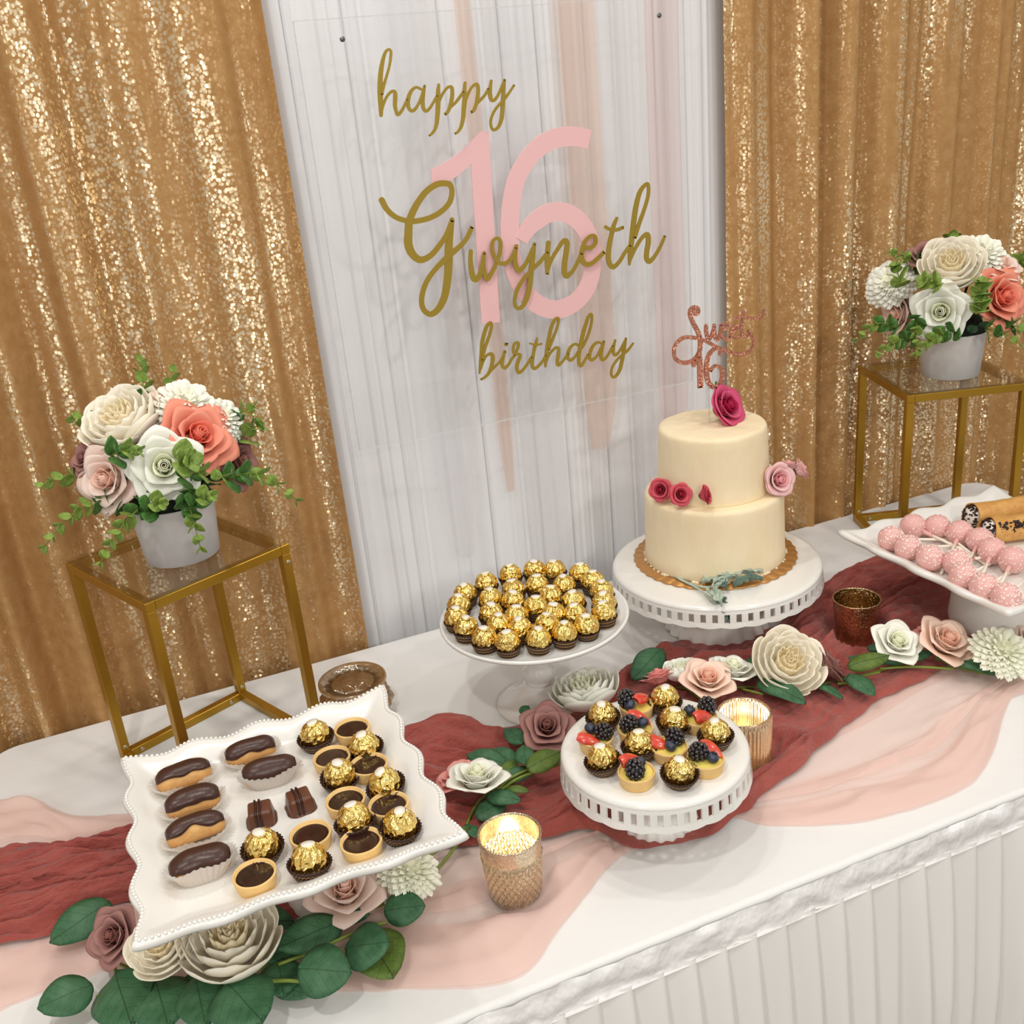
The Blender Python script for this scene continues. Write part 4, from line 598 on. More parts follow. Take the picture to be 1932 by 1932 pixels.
ribbon_stand('cake_stand', 'large white ribbon-slot cake stand under the tiered cake', *CS, .1615, CZ - .002, .031, .082, 60, 'white dessert stands')
RC = (.469, .8826); RZ = .106
ribbon_stand('cake_stand', 'small white ribbon-slot cake stand holding fruit tarts and chocolates', *RC, .1085, RZ - .002, .033, .047, 48, 'white dessert stands')
AC = (.4524, 1.187); AZ = .14
t = thing('pedestal_stand', 'plain white round pedestal stand covered with gold foil chocolates', 'cake stand', (*AC, .001), 0, 'white dessert stands')
zt = AZ
obj('plate', mesh('plate', *lathe([(.001, zt - .008), (.03, zt - .008), (.09, zt - .006), (.126, zt - .0025), (.1315, zt - .001), (.1325, zt + .002), (.131, zt + .005), (.128, zt + .0035), (.122, zt + .0012), (.1, zt), (.001, zt)], 96, cap=False), 'china'), t)
obj('stem', mesh('stem', *lathe([(.022, .034), (.0195, .038), (.0195, .041), (.0225, .045), (.0238, .051), (.0228, .057), (.0192, .061), (.0185, .064), (.0178, .068), (.0160, .085), (.0142, .105), (.0132, .122), (.0150, .133)], 48, lambda r, z, a, j: (r * (1 + (.03 * cos(a * 12) if .066 < z < .125 else 0)), z)), 'china'), t)
obj('foot', mesh('foot', *lathe([(.062, 0), (.065, 0), (.0655, .002), (.0635, .005), (.056, .009), (.045, .014), (.034, .022), (.026, .030), (.021, .0355)], 72), 'china'), t)

def platter(name, label, cx, cy, H, zr, zw, beads, foot, rotz, group, off=(0, 0, 0)):
    t = thing(name, label, 'platter', (cx, cy, .001), rotz, group); n = 40; V, F = [], []
    rings = [(.30, zw), (.60, zw), (.76, zw), (.795, zw + .0012), (.83, zw + .0045), (.90, zr - .005), (.955, zr - .0012), (.985, zr), (1., zr - .001), (1.006, zr - .005), (.995, zr - .009), (.92, zr - .013), (.80, zw - .006), (.70, zw - .008), (.30, zw - .008)]
    def pt(k, side, s):
        e = k ** 8; wv = .0044 * cos(s * pi * 4.0) * (1 - abs(s) ** 6) + .004 * abs(s) ** 8
        inn = max(0, (1.0 - k) * 4.) ; inn = min(inn, 1)
        d = H * k * (1 - .02 * inn) + wv * e; a = s * H * k * (1 + (wv * e) / H * abs(s))
        if inn > 0: # round the corners of the well
            q = abs(s) ** 6; d -= .06 * H * q * inn * k; a *= 1 - .06 * q * inn
        x, y = a, -d
        for _ in range(side): x, y = -y, x
        return x, y
    N_ = n * 4
    for k, z in rings:
        for side in range(4):
            for i in range(n):
                s = -1 + 2 * i / n; x, y = pt(k, side, s)
                zz = z + (.0016 * cos(s * pi * 4.) * (k > .9)) + (.003 * abs(s) ** 10 if k > .9 else 0); V.append((x, y, zz))
    for j in range(len(rings) - 1):
        for i in range(N_): a, b = j * N_ + i, j * N_ + (i + 1) % N_; F.append((a, a + N_, b + N_, b)[::-1])
    F.append(tuple(range(N_))); F.append(tuple(range((len(rings) - 1) * N_, len(rings) * N_))[::-1])
    d = obj('dish', mesh('dish', V, F, 'china2'), t)
    for p in d.data.polygons:
        if len(p.vertices) > 4: p.use_smooth = False
    if beads:
        P = []
        for side in range(4):
            for i in range(62):
                s = -1 + 2 * (i + .5) / 62; x, y = pt(.982, side, s); P.append(sphere(.0021, 8, 5, (x, y, zr + .0004 + .0016 * cos(s * pi * 4.) + .003 * abs(s) ** 10)))
        b = obj('beaded_rim', mesh('beaded_rim', *join(P), 'china2'), t); b['kind'] = 'stuff'; b['label'] = 'row of small ceramic beads'
    obj('pedestal_foot', mesh('pedestal_foot', *lathe(foot, 64), 'china2'), t, off)
    return t
TC = (.052, .919); TZ = .150
platter('beaded_platter', 'square white beaded platter of eclairs, tarts and chocolates at the table front', *TC, .149, .167, TZ, True, [(.045, 0), (.048, .002), (.04, .01), (.022, .03), (.020, .09), (.035, .141)], -.01, 'square footed platters', (.03, .03, 0))
PC = (1.137, 1.03); PZ = .122
platter('wavy_platter', 'square white wavy-edged platter of cake pops and cannoli, right end', *PC, .158, .139, PZ, False, [(.058, 0), (.0615, .003), (.064, .02), (.061, .05), (.052, .08), (.05, .115)], .03, 'square footed platters')
# ---------------------------------------------------------------- foil chocolates
def foil_ball(seed):
    rr = random.Random(seed)
    def w(r, z, a, j):
        k = 1 + .04 * ns(cos(a) * 2.2, sin(a) * 2.2, z * 120 + seed * 5) + .035 * sin(a * 13 + seed + 4 * ns(z * 90, seed)) * (z > .009) + rr.uniform(-.028, .028)
        return r * k, z + rr.uniform(-.0006, .0006) * (r > .006)
    pr_ = [(.001, .002), (.009, .0025), (.0135, .006), (.0150, .009), (.0160, .012), (.0165, .015), (.0165, .018), (.0158, .0215), (.0146, .0248), (.0124, .0278), (.0098, .0300), (.0072, .0314), (.0050, .0320), (.0008, .0321)]
    return mesh('foil', *lathe(pr_, 38, w), 'foil', False)
FOIL = [foil_ball(i) for i in range(5)]
def cup(rt, h):
    def w(r, z, a, j): return r * (1 + .035 * cos(a * 30) * min(1, z / .006)), z
    return mesh('paper_cup', *lathe([(.0008, .0006), (.0125, .0006), (.0138, .0004), (rt - .0018, h * .7), (rt, h), (rt - .0007, h), (rt - .0026, h * .7), (.0130, .0016), (.0008, .0016)], 120, w, cap=False), 'cup')
CUP = {'tight': cup(.0182, .0135), 'open': cup(.0212, .0155)}
DISC = mesh('sticker', *lathe([(.0058, -.001), (.0056, .0004), (.0006, .0005)], 20), 'disc'); RING = mesh('sticker_edge', *lathe([(.0070, -.0018), (.0066, -.0002), (.0056, .0001)], 20, cap=False), 'foil')
def ferrero(x, y, z, label, kind, group, k, tilt=(0, 0)):
    t = thing('foil_chocolate', label, 'chocolate', (x, y, z), 0, group, (tilt[0], tilt[1], random.uniform(0, 6.28)))
    obj('foil', FOIL[k % 5], t, (0, 0, .001)); obj('paper_cup', CUP[kind], t)
    s = obj('sticker', DISC, t, (0, 0, .0342)); s.scale = (1.15, .95, 1); s['label'] = 'white oval sticker on foil'
    obj('sticker_edge', RING, s)
    return t
cx, cy = AC; outer, mid, inn = [], [], []
for (x, y) in D_ballsA:
    r = math.hypot(x - cx, y - cy); a = (atan2(y - cy, x - cx) + pi / 2) % (2 * pi)
    (outer if r > .088 else mid if r > .042 else inn).append((a, x, y))
k = 0
for nm, L in (('outer ring', outer), ('middle ring', mid), ('centre', inn)):
    for i, (a, x, y) in enumerate(sorted(L)):
        r = math.hypot(x - cx, y - cy)
        if r > .112: x, y = cx + (x - cx) * .112 / r, cy + (y - cy) * .112 / r
        lb = 'foil chocolate on plain pedestal, %s, %s' % (nm, 'frontmost' if i == 0 else ORD[i] + ' anticlockwise from frontmost')
        ferrero(x, y, AZ + .0015, lb, 'tight', 'gold foil chocolates on the plain pedestal', k, (random.uniform(-.10, .10), random.uniform(-.10, .10))); k += 1
LC = ['beside the white peony', 'at the back edge by the peach rose', 'near the back, between two fruit tarts', 'at the centre, between four fruit tarts', 'by the ribbed candle holder', 'at the left, in front of a fruit tart', 'at the front edge between two fruit tarts']
for i, (x, y) in enumerate(D_ballsC):
    ferrero(x, y, RZ, 'foil chocolate on small cake stand, ' + LC[i], 'open', 'gold foil chocolates on the small cake stand', i, (random.uniform(-.12, .12), random.uniform(-.12, .12)))
LT = ['behind all the tarts, topmost in photo', 'in far corner, in front of a tart', 'second back on the inner side', 'second back along the side rim', 'third back on the inner side', 'nearest the corner beside white rose', 'in front of the drizzled chocolate cube', 'at the front rim, between two tarts']
for i, (x, y) in enumerate(D_ballsT):
    ferrero(x, y, TZ, 'gold foil chocolate on beaded platter, ' + LT[i], 'open', 'gold foil chocolates on the beaded platter', i + 2, (random.uniform(-.15, .15), random.uniform(-.15, .15)))

# ---------------------------------------------------------------- tarts
SHELL = mesh('tart_shell', *lathe([(.001, 0), (.0175, 0), (.0185, .0015), (.0208, .0145), (.0206, .0158), (.0196, .0164), (.0186, .0158), (.0172, .011), (.001, .0105)], 60, lambda r, z, a, j: (r * (1 + .006 * sin(a * 7 + z * 400) * (r > .01)), z), cap=False), 'shell')
FILL = mesh('ganache_filling', *lathe([(.0186, .0129), (.0178, .0127), (.012, .0127), (.005, .0127), (.0005, .0128)], 48, cap=False), 'ganache')
CUST = mesh('custard_filling', *lathe([(.0184, .0135), (.016, .0138), (.010, .0146), (.0005, .0152)], 40, cap=False), 'custard')
def tart(x, y, z, label, k=1.):
    t = thing('chocolate_tart', label, 'tart', (x, y, z), random.uniform(0, 6), 'chocolate tarts on the beaded platter'); obj('tart_shell', SHELL, t); obj('ganache_filling', FILL, t); return t
LTT = ['in the far corner', 'second back on the inner side', 'second back, behind a foil chocolate by the rim', 'third back on the inner side with glossy reflections', 'third back by the side rim', 'behind the frontmost foil chocolate', 'by the front rim nearest the blush rose', 'at the front, beside the nearest eclair']
for i, (x, y) in enumerate(D_tartsT): tart(x, y, TZ, 'round dark chocolate tart on beaded platter, ' + LTT[i])
def blackberry_mesh():
    P = []
    for k in range(46):
        f = (k + .5) / 46; ph = math.acos(1 - 2 * f); th = k * 2.39996; P.append(sphere(.0019, 7, 5, (.0062 * sin(ph) * cos(th), .0062 * sin(ph) * sin(th), .0072 * cos(ph))))
    P.append(sphere(.006, 12, 8)); return mesh('blackberry', *join(P), 'blackberry')
BB = blackberry_mesh()
v, f = sphere(.0056, 20, 12, sc=(1, 1, .88)); v = [(x, y, z - .0016 * math.exp(-((x * x + y * y) / 4e-6)) if z > 0 else z) for x, y, z in v]
BL = mesh('blueberry', *join([(v, f)] + [tube([(.0016 * cos(a), .0016 * sin(a), .0042), (.0028 * cos(a), .0028 * sin(a), .0054)], [.0009, .0003], 5) for a in [i * 2 * pi / 5 for i in range(5)]]), 'blueberry')
def sb():
    n, m = 14, 9; V = []
    for j in range(m):
        v = j / (m - 1)
        for i in range(n):
            a = pi * i / (n - 1); r = .0085 * sin(pi * min(1, .12 + v * .9)) ** .6 * (1 - .35 * v); V.append((.024 * (v - .5), r * cos(a) * .95, r * sin(a) * .62 - .001))
    F = [(j * n + i, j * n + i + 1, (j + 1) * n + i + 1, (j + 1) * n + i) for j in range(m - 1) for i in range(n - 1)]
    b = [(j * n, (j + 1) * n, (j + 1) * n + n - 1, j * n + n - 1) for j in range(m - 1)]
    me = mesh('strawberry_slice', V, F + b, ['strawberry', 'straw_in']); 
    for p in me.polygons[len(F):]: p.material_index = 1
    return me
SB = sb()
# fruit offsets (dx, dy, dz, spin): blackberry, blueberry, strawberry
FR = [((-.010, .006, .024), (-.012, -.006, .022), (.008, -.001, .023, .5, .5)), ((.009, -.004, .021), (-.002, .009, .022), (-.010, -.006, .018, -.7, .2)), ((-.008, .000, .023), (.008, -.004, .022), (.010, .008, .021, -.9, .4)),
      ((.012, .004, .023), (-.008, .010, .021), (.000, -.008, .021, .2, .9)), ((.009, .004, .022), (-.002, -.006, .020), (-.011, .007, .020, -.8, .4)), ((-.006, .005, .023), (.004, -.008, .020), (.010, .004, .021, -1.1, .5)), ((-.004, -.005, .022), (.008, .006, .020), (-.001, .011, .024, .3, .9))]
LF = ['at the back beside the pink flower', 'at the left edge beside the dusty rose', 'just behind the central foil chocolate', 'at the back right with wide strawberry slice', 'between the central foil chocolate and the right edge', 'at the right front with large blackberry', 'frontmost, with custard showing yellow']
for i, (x, y) in enumerate(D_tartsC):
    t = thing('fruit_tart', 'berry custard tart on small cake stand, ' + LF[i], 'tart', (x, y, RZ), 0, 'fruit tarts on the small cake stand')
    obj('tart_shell', SHELL, t); obj('custard_filling', CUST, t); a, b, c_ = FR[i]
    obj('blackberry', BB, t, a, (random.uniform(-.7, .7), random.uniform(-.7, .7), 0), 1.45); obj('blueberry', BL, t, b, (random.uniform(-.9, .2), random.uniform(-.9, .9), 0), 1.25)
    obj('strawberry_slice', SB, t, c_[:3], (c_[4] * .8, .25, c_[3]), 1.25)

# ---------------------------------------------------------------- eclairs
def eclair(i, x, y, th, L, label, roll):
    t = thing('eclair', label, 'eclair', (x, y, TZ + .0015), th, 'chocolate eclairs on the beaded platter')
    n, m = 26, 20; H, Wd = .0128 + .0008 * sin(i * 3), .0128 + .0012 * sin(i * 2.3 + 1)
    def prof_(u): 
        q = abs(2 * u - 1); return max(0., 1 - q ** 4.2) ** .45 * (1 + .10 * (u - .5) * sin(i * 2.1))
    def body(u, v, k=1., off=0.):
        a = 2 * pi * v; p = prof_(u); X = (u - .5) * L; bend = (.003 + .002 * sin(i)) * sin(pi * u)
        wb = 1 + .05 * ns(u * 4, a, i * 3)
        return (X, (Wd * k * cos(a)) * p * wb + bend, .0135 + off + H * k * sin(a) * p * wb)
    b = obj('pastry', mesh('pastry', *grid(n, m, lambda u, v: body(u, v)), 'choux'), t); b.rotation_euler.x = 0
    def top(u, v):
        lo = -.05 + roll * .3 + .3 * ns(u * 3, i * 7); hi = pi + .12 + roll - .4 * ns(u * 3.2, i * 7 + 3)
        a = lo + (hi - lo) * v; uu = .03 + .94 * u; p = prof_(uu); th_ = 1.10 - .08 * (abs(2 * v - 1) ** 8); wb = 1 + .05 * ns(uu * 4, a if a > 0 else a + 2 * pi, i * 3)
        return ((uu - .5) * L * 1.02, Wd * th_ * cos(a) * p * wb + (.003 + .002 * sin(i)) * sin(pi * uu), .0135 + H * (th_ + .03) * sin(a) * p * wb)
    obj('chocolate_glaze', mesh('chocolate_glaze', *thick(n, 16, top, .0009), 'choc'), t)
    def pap(u, v):
        a = 2 * pi * u; s = .55 + .75 * v; flute = 1 + .05 * cos(a * 34) * v
        e = (abs(cos(a)) ** 2.6 + abs(sin(a)) ** 2.6) ** (-1 / 2.6)
        hgt = (.001 + (.0145 + .006 * ns(cos(a) * 1.5, sin(a) * 1.5, i * 4) + (.008 if i in (3, 5) and sin(a) < -.3 else 0)) * max(0, v - .35) / .65)
        return (e * cos(a) * L * .52 * (s if v > .35 else .82 * v / .35 + .0) * flute * .88, e * sin(a) * .0195 * (s if v > .35 else .82 * v / .35) * flute * .9 + .002, hgt)
    p = obj('paper_wrapper', mesh('paper_wrapper', *grid(140, 9, pap), 'wax_paper'), t); p.location.z = -.001; p['label'] = 'fluted white paper case'
    return t
LE = ['farthest back in the left column', 'second from the back in the left column', 'third from the back in the left column', 'nearest the front corner, fattest', 'at the back of the middle column', 'in the middle column, leaning in its paper']
RL = [-.80, -.40, -.72, -.35, -.45, -.25]
for i, e in enumerate(D_eclairs): eclair(i, *e[:3], e[3] * .97, 'glazed eclair on beaded platter, ' + LE[i], RL[i])

# ---------------------------------------------------------------- drizzled chocolate cubes
def cube(x, y, th, label):
    t = thing('chocolate_cube', label, 'chocolate', (x, y, TZ + .0005), th, 'drizzled chocolate cubes'); s = .0125
    V, F = box(-s, s, -s, s, 0, .018); V = [(a * (1.12 if c_ < .001 else .92), b * (1.12 if c_ < .001 else .92), c_) for a, b, c_ in V]
    obj('coating', bevel_mesh('coating', V, F, 'milk', .0026, 3), t)
    obj('dripped_base', mesh('dripped_base', *lathe([(s * 1.2, 0), (s * 1.25, .0012), (s * 1.05, .003)], 40, lambda r, z, a, j: (r * (1.0 + .16 * abs(sin(2 * a)) ** 2 + .05 * ns(cos(a) * 3, sin(a) * 3, x * 90)), z)), 'milk'), t)
    for k, dx in enumerate((-.0042, .0002)):
        P = [(dx, s * 1.06, .002), (dx, s * .99, .0145), (dx, s * .84, .0182), (dx + .0008, 0, .0186), (dx, -s * .84, .0182), (dx, -s * .99, .0145), (dx, -s * 1.09, .002)]
        obj('drizzle_line', mesh('drizzle_line', *tube(catmull(P, 4), .0014, 6), 'drizzle'), t)
    return t
cube(*D_cubes[0], -.12, 'milk chocolate cube with dark drizzle stripes, beside the eclairs')
cube(*D_cubes[1], .05, 'milk chocolate cube with dark drizzle stripes, beside the chocolate tarts')

# ---------------------------------------------------------------- cake pops and cannoli
def sprinkles(seed, ctr, n=150, r=.0196):
    random.seed(seed); P = []
    ctr = Vector(ctr).normalized()
    while len(P) < n:
        v = Vector((random.gauss(0, 1), random.gauss(0, 1), random.gauss(0, 1))).normalized()
        if v.dot(ctr) < random.uniform(-.1, .5): continue
        a = v.orthogonal().normalized(); b = v.cross(a); th = random.uniform(0, 6.28); d = a * cos(th) + b * sin(th); c = d.cross(v)
        l = random.uniform(.0005, .0013); q = v * r; w_ = .0005
        V = [q + d * sx * l + c * sy * w_ + v * sz * w_ for sz in (-1, 1) for sx, sy in ((-1, -1), (1, -1), (1, 1), (-1, 1))]
        P.append(([tuple(x) for x in V], [(0, 3, 2, 1), (4, 5, 6, 7), (0, 1, 5, 4), (1, 2, 6, 5), (2, 3, 7, 6), (3, 0, 4, 7)]))
    return mesh('sprinkles', *join(P), 'sprinkle', False)
SPR = [sprinkles(11, (.1, -.6, .8)), sprinkles(12, (-.9, .2, .5)), sprinkles(13, (.9, .3, .4), 60)]
random.seed(21)
POP = [mesh('cake_ball', *lathe([(.0005, -.0196)] + [(.0197 * sin(pi * k / 16) * (1 + .02 * sin(k * 2 + q)), -.0197 * cos(pi * k / 16)) for k in range(1, 16)] + [(.0005, .0196)], 36, lambda r, z, a, j: (r * (1 + .03 * ns(cos(a) * 1.3, sin(a) * 1.3, z * 60 + q)), z)), 'pop') for q in (1, 5, 9)]
def pop(i, x, y, ang, label):
    t = thing('cake_pop', label, 'cake pop', (x, y, PZ + .0205), ang, 'pink cake pops on the wavy platter')
    obj('cake_ball', POP[i % 3], t, (0, 0, 0), (i, i * 2, 0)); left = i >= 6
    s = obj('sprinkles', SPR[0] if left else SPR[2], t, (0, 0, 0), (0, 0, -ang if left else 0)); s['kind'] = 'stuff'
    e = .115; dz = -.0165
    obj('stick', mesh('stick', *tube([(.010, 0, -.002), (e, 0, dz)], .0021, 10), 'stick'), t)
    obj('stick_collar', mesh('stick_collar', *tube([(.0185, 0, -.0033), (.024, 0, -.0042), (.036, 0, -.006)], [.0048, .0030, .0025], 10), 'pop'), t)
    return t
PA = [-1.35, -1.7, -2.55, -2.6, -2.55, -2.6, -.3, -.15, -.1, .1, .35, .4, .5]
LP = ['at the back corner', 'second from back corner along the back row', 'third from back corner, beside the cannoli', 'fourth in the row beside the cannoli', 'fifth in the row beside the cannoli', 'front end of the row beside the cannoli']
for i, (x, y) in enumerate(D_pops):
    lb = 'pink cake pop with stick towards the front, ' + LP[i] if i < 6 else 'sprinkled pink cake pop along the platter edge, %s counting from the back' % ('first', 'second', 'third', 'fourth', 'fifth', 'sixth', 'frontmost')[i - 6]
    pop(i, x, y, PA[i], lb)
def cannolo(x, y, th, L, label, s):
    t = thing('cannoli', label, 'pastry', (x, y, PZ + .020 + s * .002), th, 'cannoli on the wavy platter')
    def f(u, v):
        a = -.6 + 2 * pi * 1.06 * v; r = .0165 + .0022 * v + .0012 * ns(u * 6, a * 2, s * 9) + .0025 * abs(2 * u - 1) ** 3
        return ((u - .5) * L + .004 * sin(a), r * cos(a) * 1.05, r * sin(a))
    obj('shell', mesh('shell', *thick(26, 34, f, .0018), 'cannoli'), t)
    for sx in (-1, 1):
        v, fc = sphere(.0165, 18, 10, sc=(.75, 1, 1)); obj('cream_end', mesh('cream_end', v, fc, 'cream'), t, (sx * L * .46, 0, 0))
        P = []
        for k in range(70):
            q = Vector((sx * abs(random.gauss(0, .8)) + sx * .1, random.gauss(0, 1), random.gauss(0, 1))).normalized(); q = Vector((q.x * .0135, q.y * .0172, q.z * .0172)); e = random.uniform(.0012, .0026)
            V, F = box(-e, e, -e * .6, e * .6, -e * .5, e * .5); R_ = Quaternion((random.random(), random.random(), random.random())).normalized() if False else Matrix.Rotation(random.uniform(0, 6), 3, 'X') @ Matrix.Rotation(random.uniform(0, 6), 3, 'Z')
            P.append(([tuple(R_ @ Vector(a) + q) for a in V], F))
        c = obj('chocolate_bits', mesh('chocolate_bits', *join(P), 'chips', False), t, (sx * L * .46, 0, 0)); c['kind'] = 'stuff'
    P = []
    for k in range(150):
        a = random.uniform(2.4, 3.9) if s else random.uniform(4.2, 5.); q = Vector((random.uniform(-.42, .42) * L, .0185 * cos(a), .0185 * sin(a) + .004)); e = random.uniform(.0015, .003); V, F = box(-e, e, -e * .6, e * .6, -e * .5, e * .5); R_ = Matrix.Rotation(random.uniform(0, 6), 3, 'X') @ Matrix.Rotation(random.uniform(0, 6), 3, 'Z'); P.append(([tuple(R_ @ Vector(b) + q) for b in V], F))
    c = obj('chocolate_bits', mesh('chocolate_bits', *join(P), 'chips', False), t); c['kind'] = 'stuff'
cannolo(D_cannoli[0][0] + .01, D_cannoli[0][1] + .004, D_cannoli[0][2], .10, 'cannoli with chocolate-chip ends, farther back behind the cake pops', 0)
cannolo(D_cannoli[1][0] + .012, D_cannoli[1][1], D_cannoli[1][2], .10, 'cannoli crusted with chocolate bits, nearer the cake pops', 1)

# ---------------------------------------------------------------- cake
KX, KY = .800, 1.272; KZ = CZ
t = thing('cake_board', 'scalloped gold cardboard cake board under the tiered cake', 'cake board', (KX, KY, KZ))
obj('cardboard', mesh('cardboard', *lathe([(.001, 0), (.124, 0), (.125, .0015), (.124, .003), (.001, .003)], 240, lambda r, z, a, j: (r + (.003 * abs(sin(a * 20)) if r > .1 else 0), z), cap=False), 'board'), t)
ck = thing('tiered_cake', 'two-tier cream buttercream cake decorated with roses and a topper', 'cake', (KX, KY, KZ + .003))
def tier(r0, r1, h, seed):
    def w(r, z, a, j): return r * (1 + .006 * ns(cos(a) * 1.6, sin(a) * 1.6, z * 9 + seed) + .003 * ns(cos(a) * 9, sin(a) * 9, seed) - .006 * math.exp(-((a - 4.75) / .03) ** 2)), z + (.0012 * ns(cos(a) * 2, sin(a) * 2, seed) if z > h * .8 else 0)
    pr_ = [(r0, 0), (r0 + .001, .004)] + [(r0 + (r1 - r0) * k / 8, .006 + (h - .013) * k / 8) for k in range(1, 9)] + [(r1 - .0008, h - .004), (r1 - .003, h - .0012), (r1 - .007, h), (r1 * .6, h + .0004), (r1 * .3, h), (.001, h)]
    return mesh('tier', *lathe(pr_, 120, w), 'frosting')
H1, H2 = .1125, .1045
o = obj('tier', tier(.1085, .106, H1, 1), ck); o['label'] = 'wide bottom tier'
o = obj('tier', tier(.0855, .081, H2, 7), ck, (0, 0, H1 - .001)); o['label'] = 'narrower top tier'
P = []
for k in range(90):
    a = random.uniform(0, 6.28); P.append(sphere(random.uniform(.0015, .0032), 7, 5, (.1088 * cos(a), .1088 * sin(a), random.uniform(0, .002)), (1.4, 1.4, .8)))
o = obj('frosting_dabs', mesh('frosting_dabs', *join(P), 'frosting'), ck); o['kind'] = 'stuff'
TOPZ = KZ + .003 + H1 + H2
tp = thing('cake_topper', 'rose gold glitter Sweet 16 topper standing in the top tier', 'cake topper', (0, 0, 0))
h = lettering('glitter_script', D_topper, 'glitter', tp, 1.275, .003, jitter=-.0003)
xs = [p[0] for s_ in D_topper for p in s_]; zs = [p[1] for s_ in D_topper for p in s_]; zmin = min(zs)
xm = .5 * (D_topper[-3][-1][0] + D_topper[-1][8][0])
obj('stake', mesh('stake', *tube([(xm + .006, 1.2785, zmin + .012), (xm + .006, 1.2785, TOPZ - .03)], .0014, 8), 'edge'), tp)['label'] = 'clear plastic stake'

# ---------------------------------------------------------------- flowers
PETC = {}
def petal(key, L, Wd, a0, a1, r0, z0, curl=0., point=0., ruf=0., cup_=1., seed=0, th=.0006, nu=9, nv=7):
    kk = (key, round(L, 5), round(Wd, 5), a0, a1, seed)
    if kk in PETC: return PETC[kk]
    N1 = 24
    def path(v):
        rho, z = r0, z0; n = max(1, int(N1 * v)); dv = v / n
        for i in range(n):
            q = (i + .5) * dv; a = a0 + (a1 - a0) * q ** 1.3 + curl * max(0, q - .72) / .28; rho += L * dv * sin(a); z += L * dv * cos(a)
        return rho, z
    cache = {}
    def fn(u, v):
        s = 2 * u - 1
        ve = v * (1 - (.16 * abs(s) ** 2.4) - point * .22 * abs(s)); w_ = Wd * (.50 + .50 * sin(pi / 2 * min(1, v / .6))) * (1 if v < .6 else sqrt(max(.02, 1 - ((v - .6) / .52) ** 2 * .62)))
        rho, z = path(max(ve, 1e-3)); Rw = max(rho * 1.05, Wd * .55) / cup_; ph = s * w_ / Rw; ph = max(-2.4, min(2.4, ph))
        roll = .10 * L * (abs(s) ** 3) * v * v * curl
        rr = ruf * L * sin(s * 5.5 + seed) * v * v
        x = rho - Rw * (1 - cos(ph)) + roll + rr * .6; y = Rw * sin(ph)
        return (x, y, z + rr + .03 * L * ns(s * 2, v * 2, seed * 3.1) * v - roll * .4)
    PETC[kk] = mesh('petal', *thick(nu, nv, fn, th * (L / .03) ** .3), key); return PETC[kk]
def basis(nrm, spin=0.):
    z = Vector(nrm).normalized(); q = Vector((0, 0, 1)).rotation_difference(z); return q @ Quaternion((0, 0, 1), spin)
def rose(name, col, R, parent, loc, nrm, spin=0., fresh=False, open_=1.):
    R0 = .035; out_, inn_ = 'pet_' + col, 'pin_' + col
    # spiral bud
    def bud(u, v):
        a = u * 4.2 * pi; r = R0 * (.035 + .020 * u * 4.2) * (.72 + .5 * sin(pi * (.15 + v * .62))); return (r * cos(a), r * sin(a), R0 * (.12 + (.62 - .04 * u) * v))
    k = ('bud', col)
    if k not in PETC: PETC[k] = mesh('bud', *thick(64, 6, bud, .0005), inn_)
    o = obj(name, PETC[k], parent, Vector(loc), basis(nrm, spin), R / R0)
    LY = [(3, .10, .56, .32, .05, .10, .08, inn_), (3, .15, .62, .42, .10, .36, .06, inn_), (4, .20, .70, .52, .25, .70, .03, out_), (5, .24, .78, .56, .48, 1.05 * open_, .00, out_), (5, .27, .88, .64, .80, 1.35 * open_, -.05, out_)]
    if fresh: LY = LY[:-1] + [(5, .24, .74, .5, .55, 1.25, -.03, out_)]
    ph = 0.
    for j, (n, r0, L, Wd, a0, a1, z0, key) in enumerate(LY):
        for i in range(n):
            a = ph + 2 * pi * i / n; sd = (i + j) % 3
            me = petal(key, L * R0, Wd * R0, a0, a1, r0 * R0, z0 * R0, curl=.6 if j > 1 else .2, point=.9 if not fresh else .2, seed=sd + j * 3, cup_=.85)
            obj('petal', me, o, (0, 0, 0), Quaternion((0, 0, 1), a))
        ph += 1.1
    return o
def peony(name, col, R, parent, loc, nrm, spin=0.):
    R0 = .05; out_, inn_ = 'pet_' + col, 'pin_' + col
    v, f = sphere(R0 * .3, 16, 8, (0, 0, R0 * .12)); k = ('heart', col)
    if k not in PETC: PETC[k] = mesh('heart', v, f, inn_)
    o = obj(name, PETC[k], parent, Vector(loc), basis(nrm, spin), R / R0); ph = 0.
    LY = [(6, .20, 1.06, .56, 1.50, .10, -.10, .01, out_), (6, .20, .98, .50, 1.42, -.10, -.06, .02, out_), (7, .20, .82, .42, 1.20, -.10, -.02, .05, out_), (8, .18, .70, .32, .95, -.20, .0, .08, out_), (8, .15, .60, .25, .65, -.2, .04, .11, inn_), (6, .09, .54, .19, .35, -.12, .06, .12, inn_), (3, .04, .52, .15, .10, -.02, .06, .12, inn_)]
    for j, (n, r0, L, Wd, a0, a1, z0, rf, key) in enumerate(LY):
        for i in range(n):
            a = ph + 2 * pi * i / n + .12 * ((i * 7) % 3 - 1); sd = (i + j) % 3
            obj('petal', petal(key, L * R0, Wd * R0, a0, a1, r0 * R0, z0 * R0, ruf=rf, cup_=1.1, seed=sd + j * 3), o, (0, 0, 0), Quaternion((0, 0, 1), a))
        ph += .7
    return o
MUM = {}
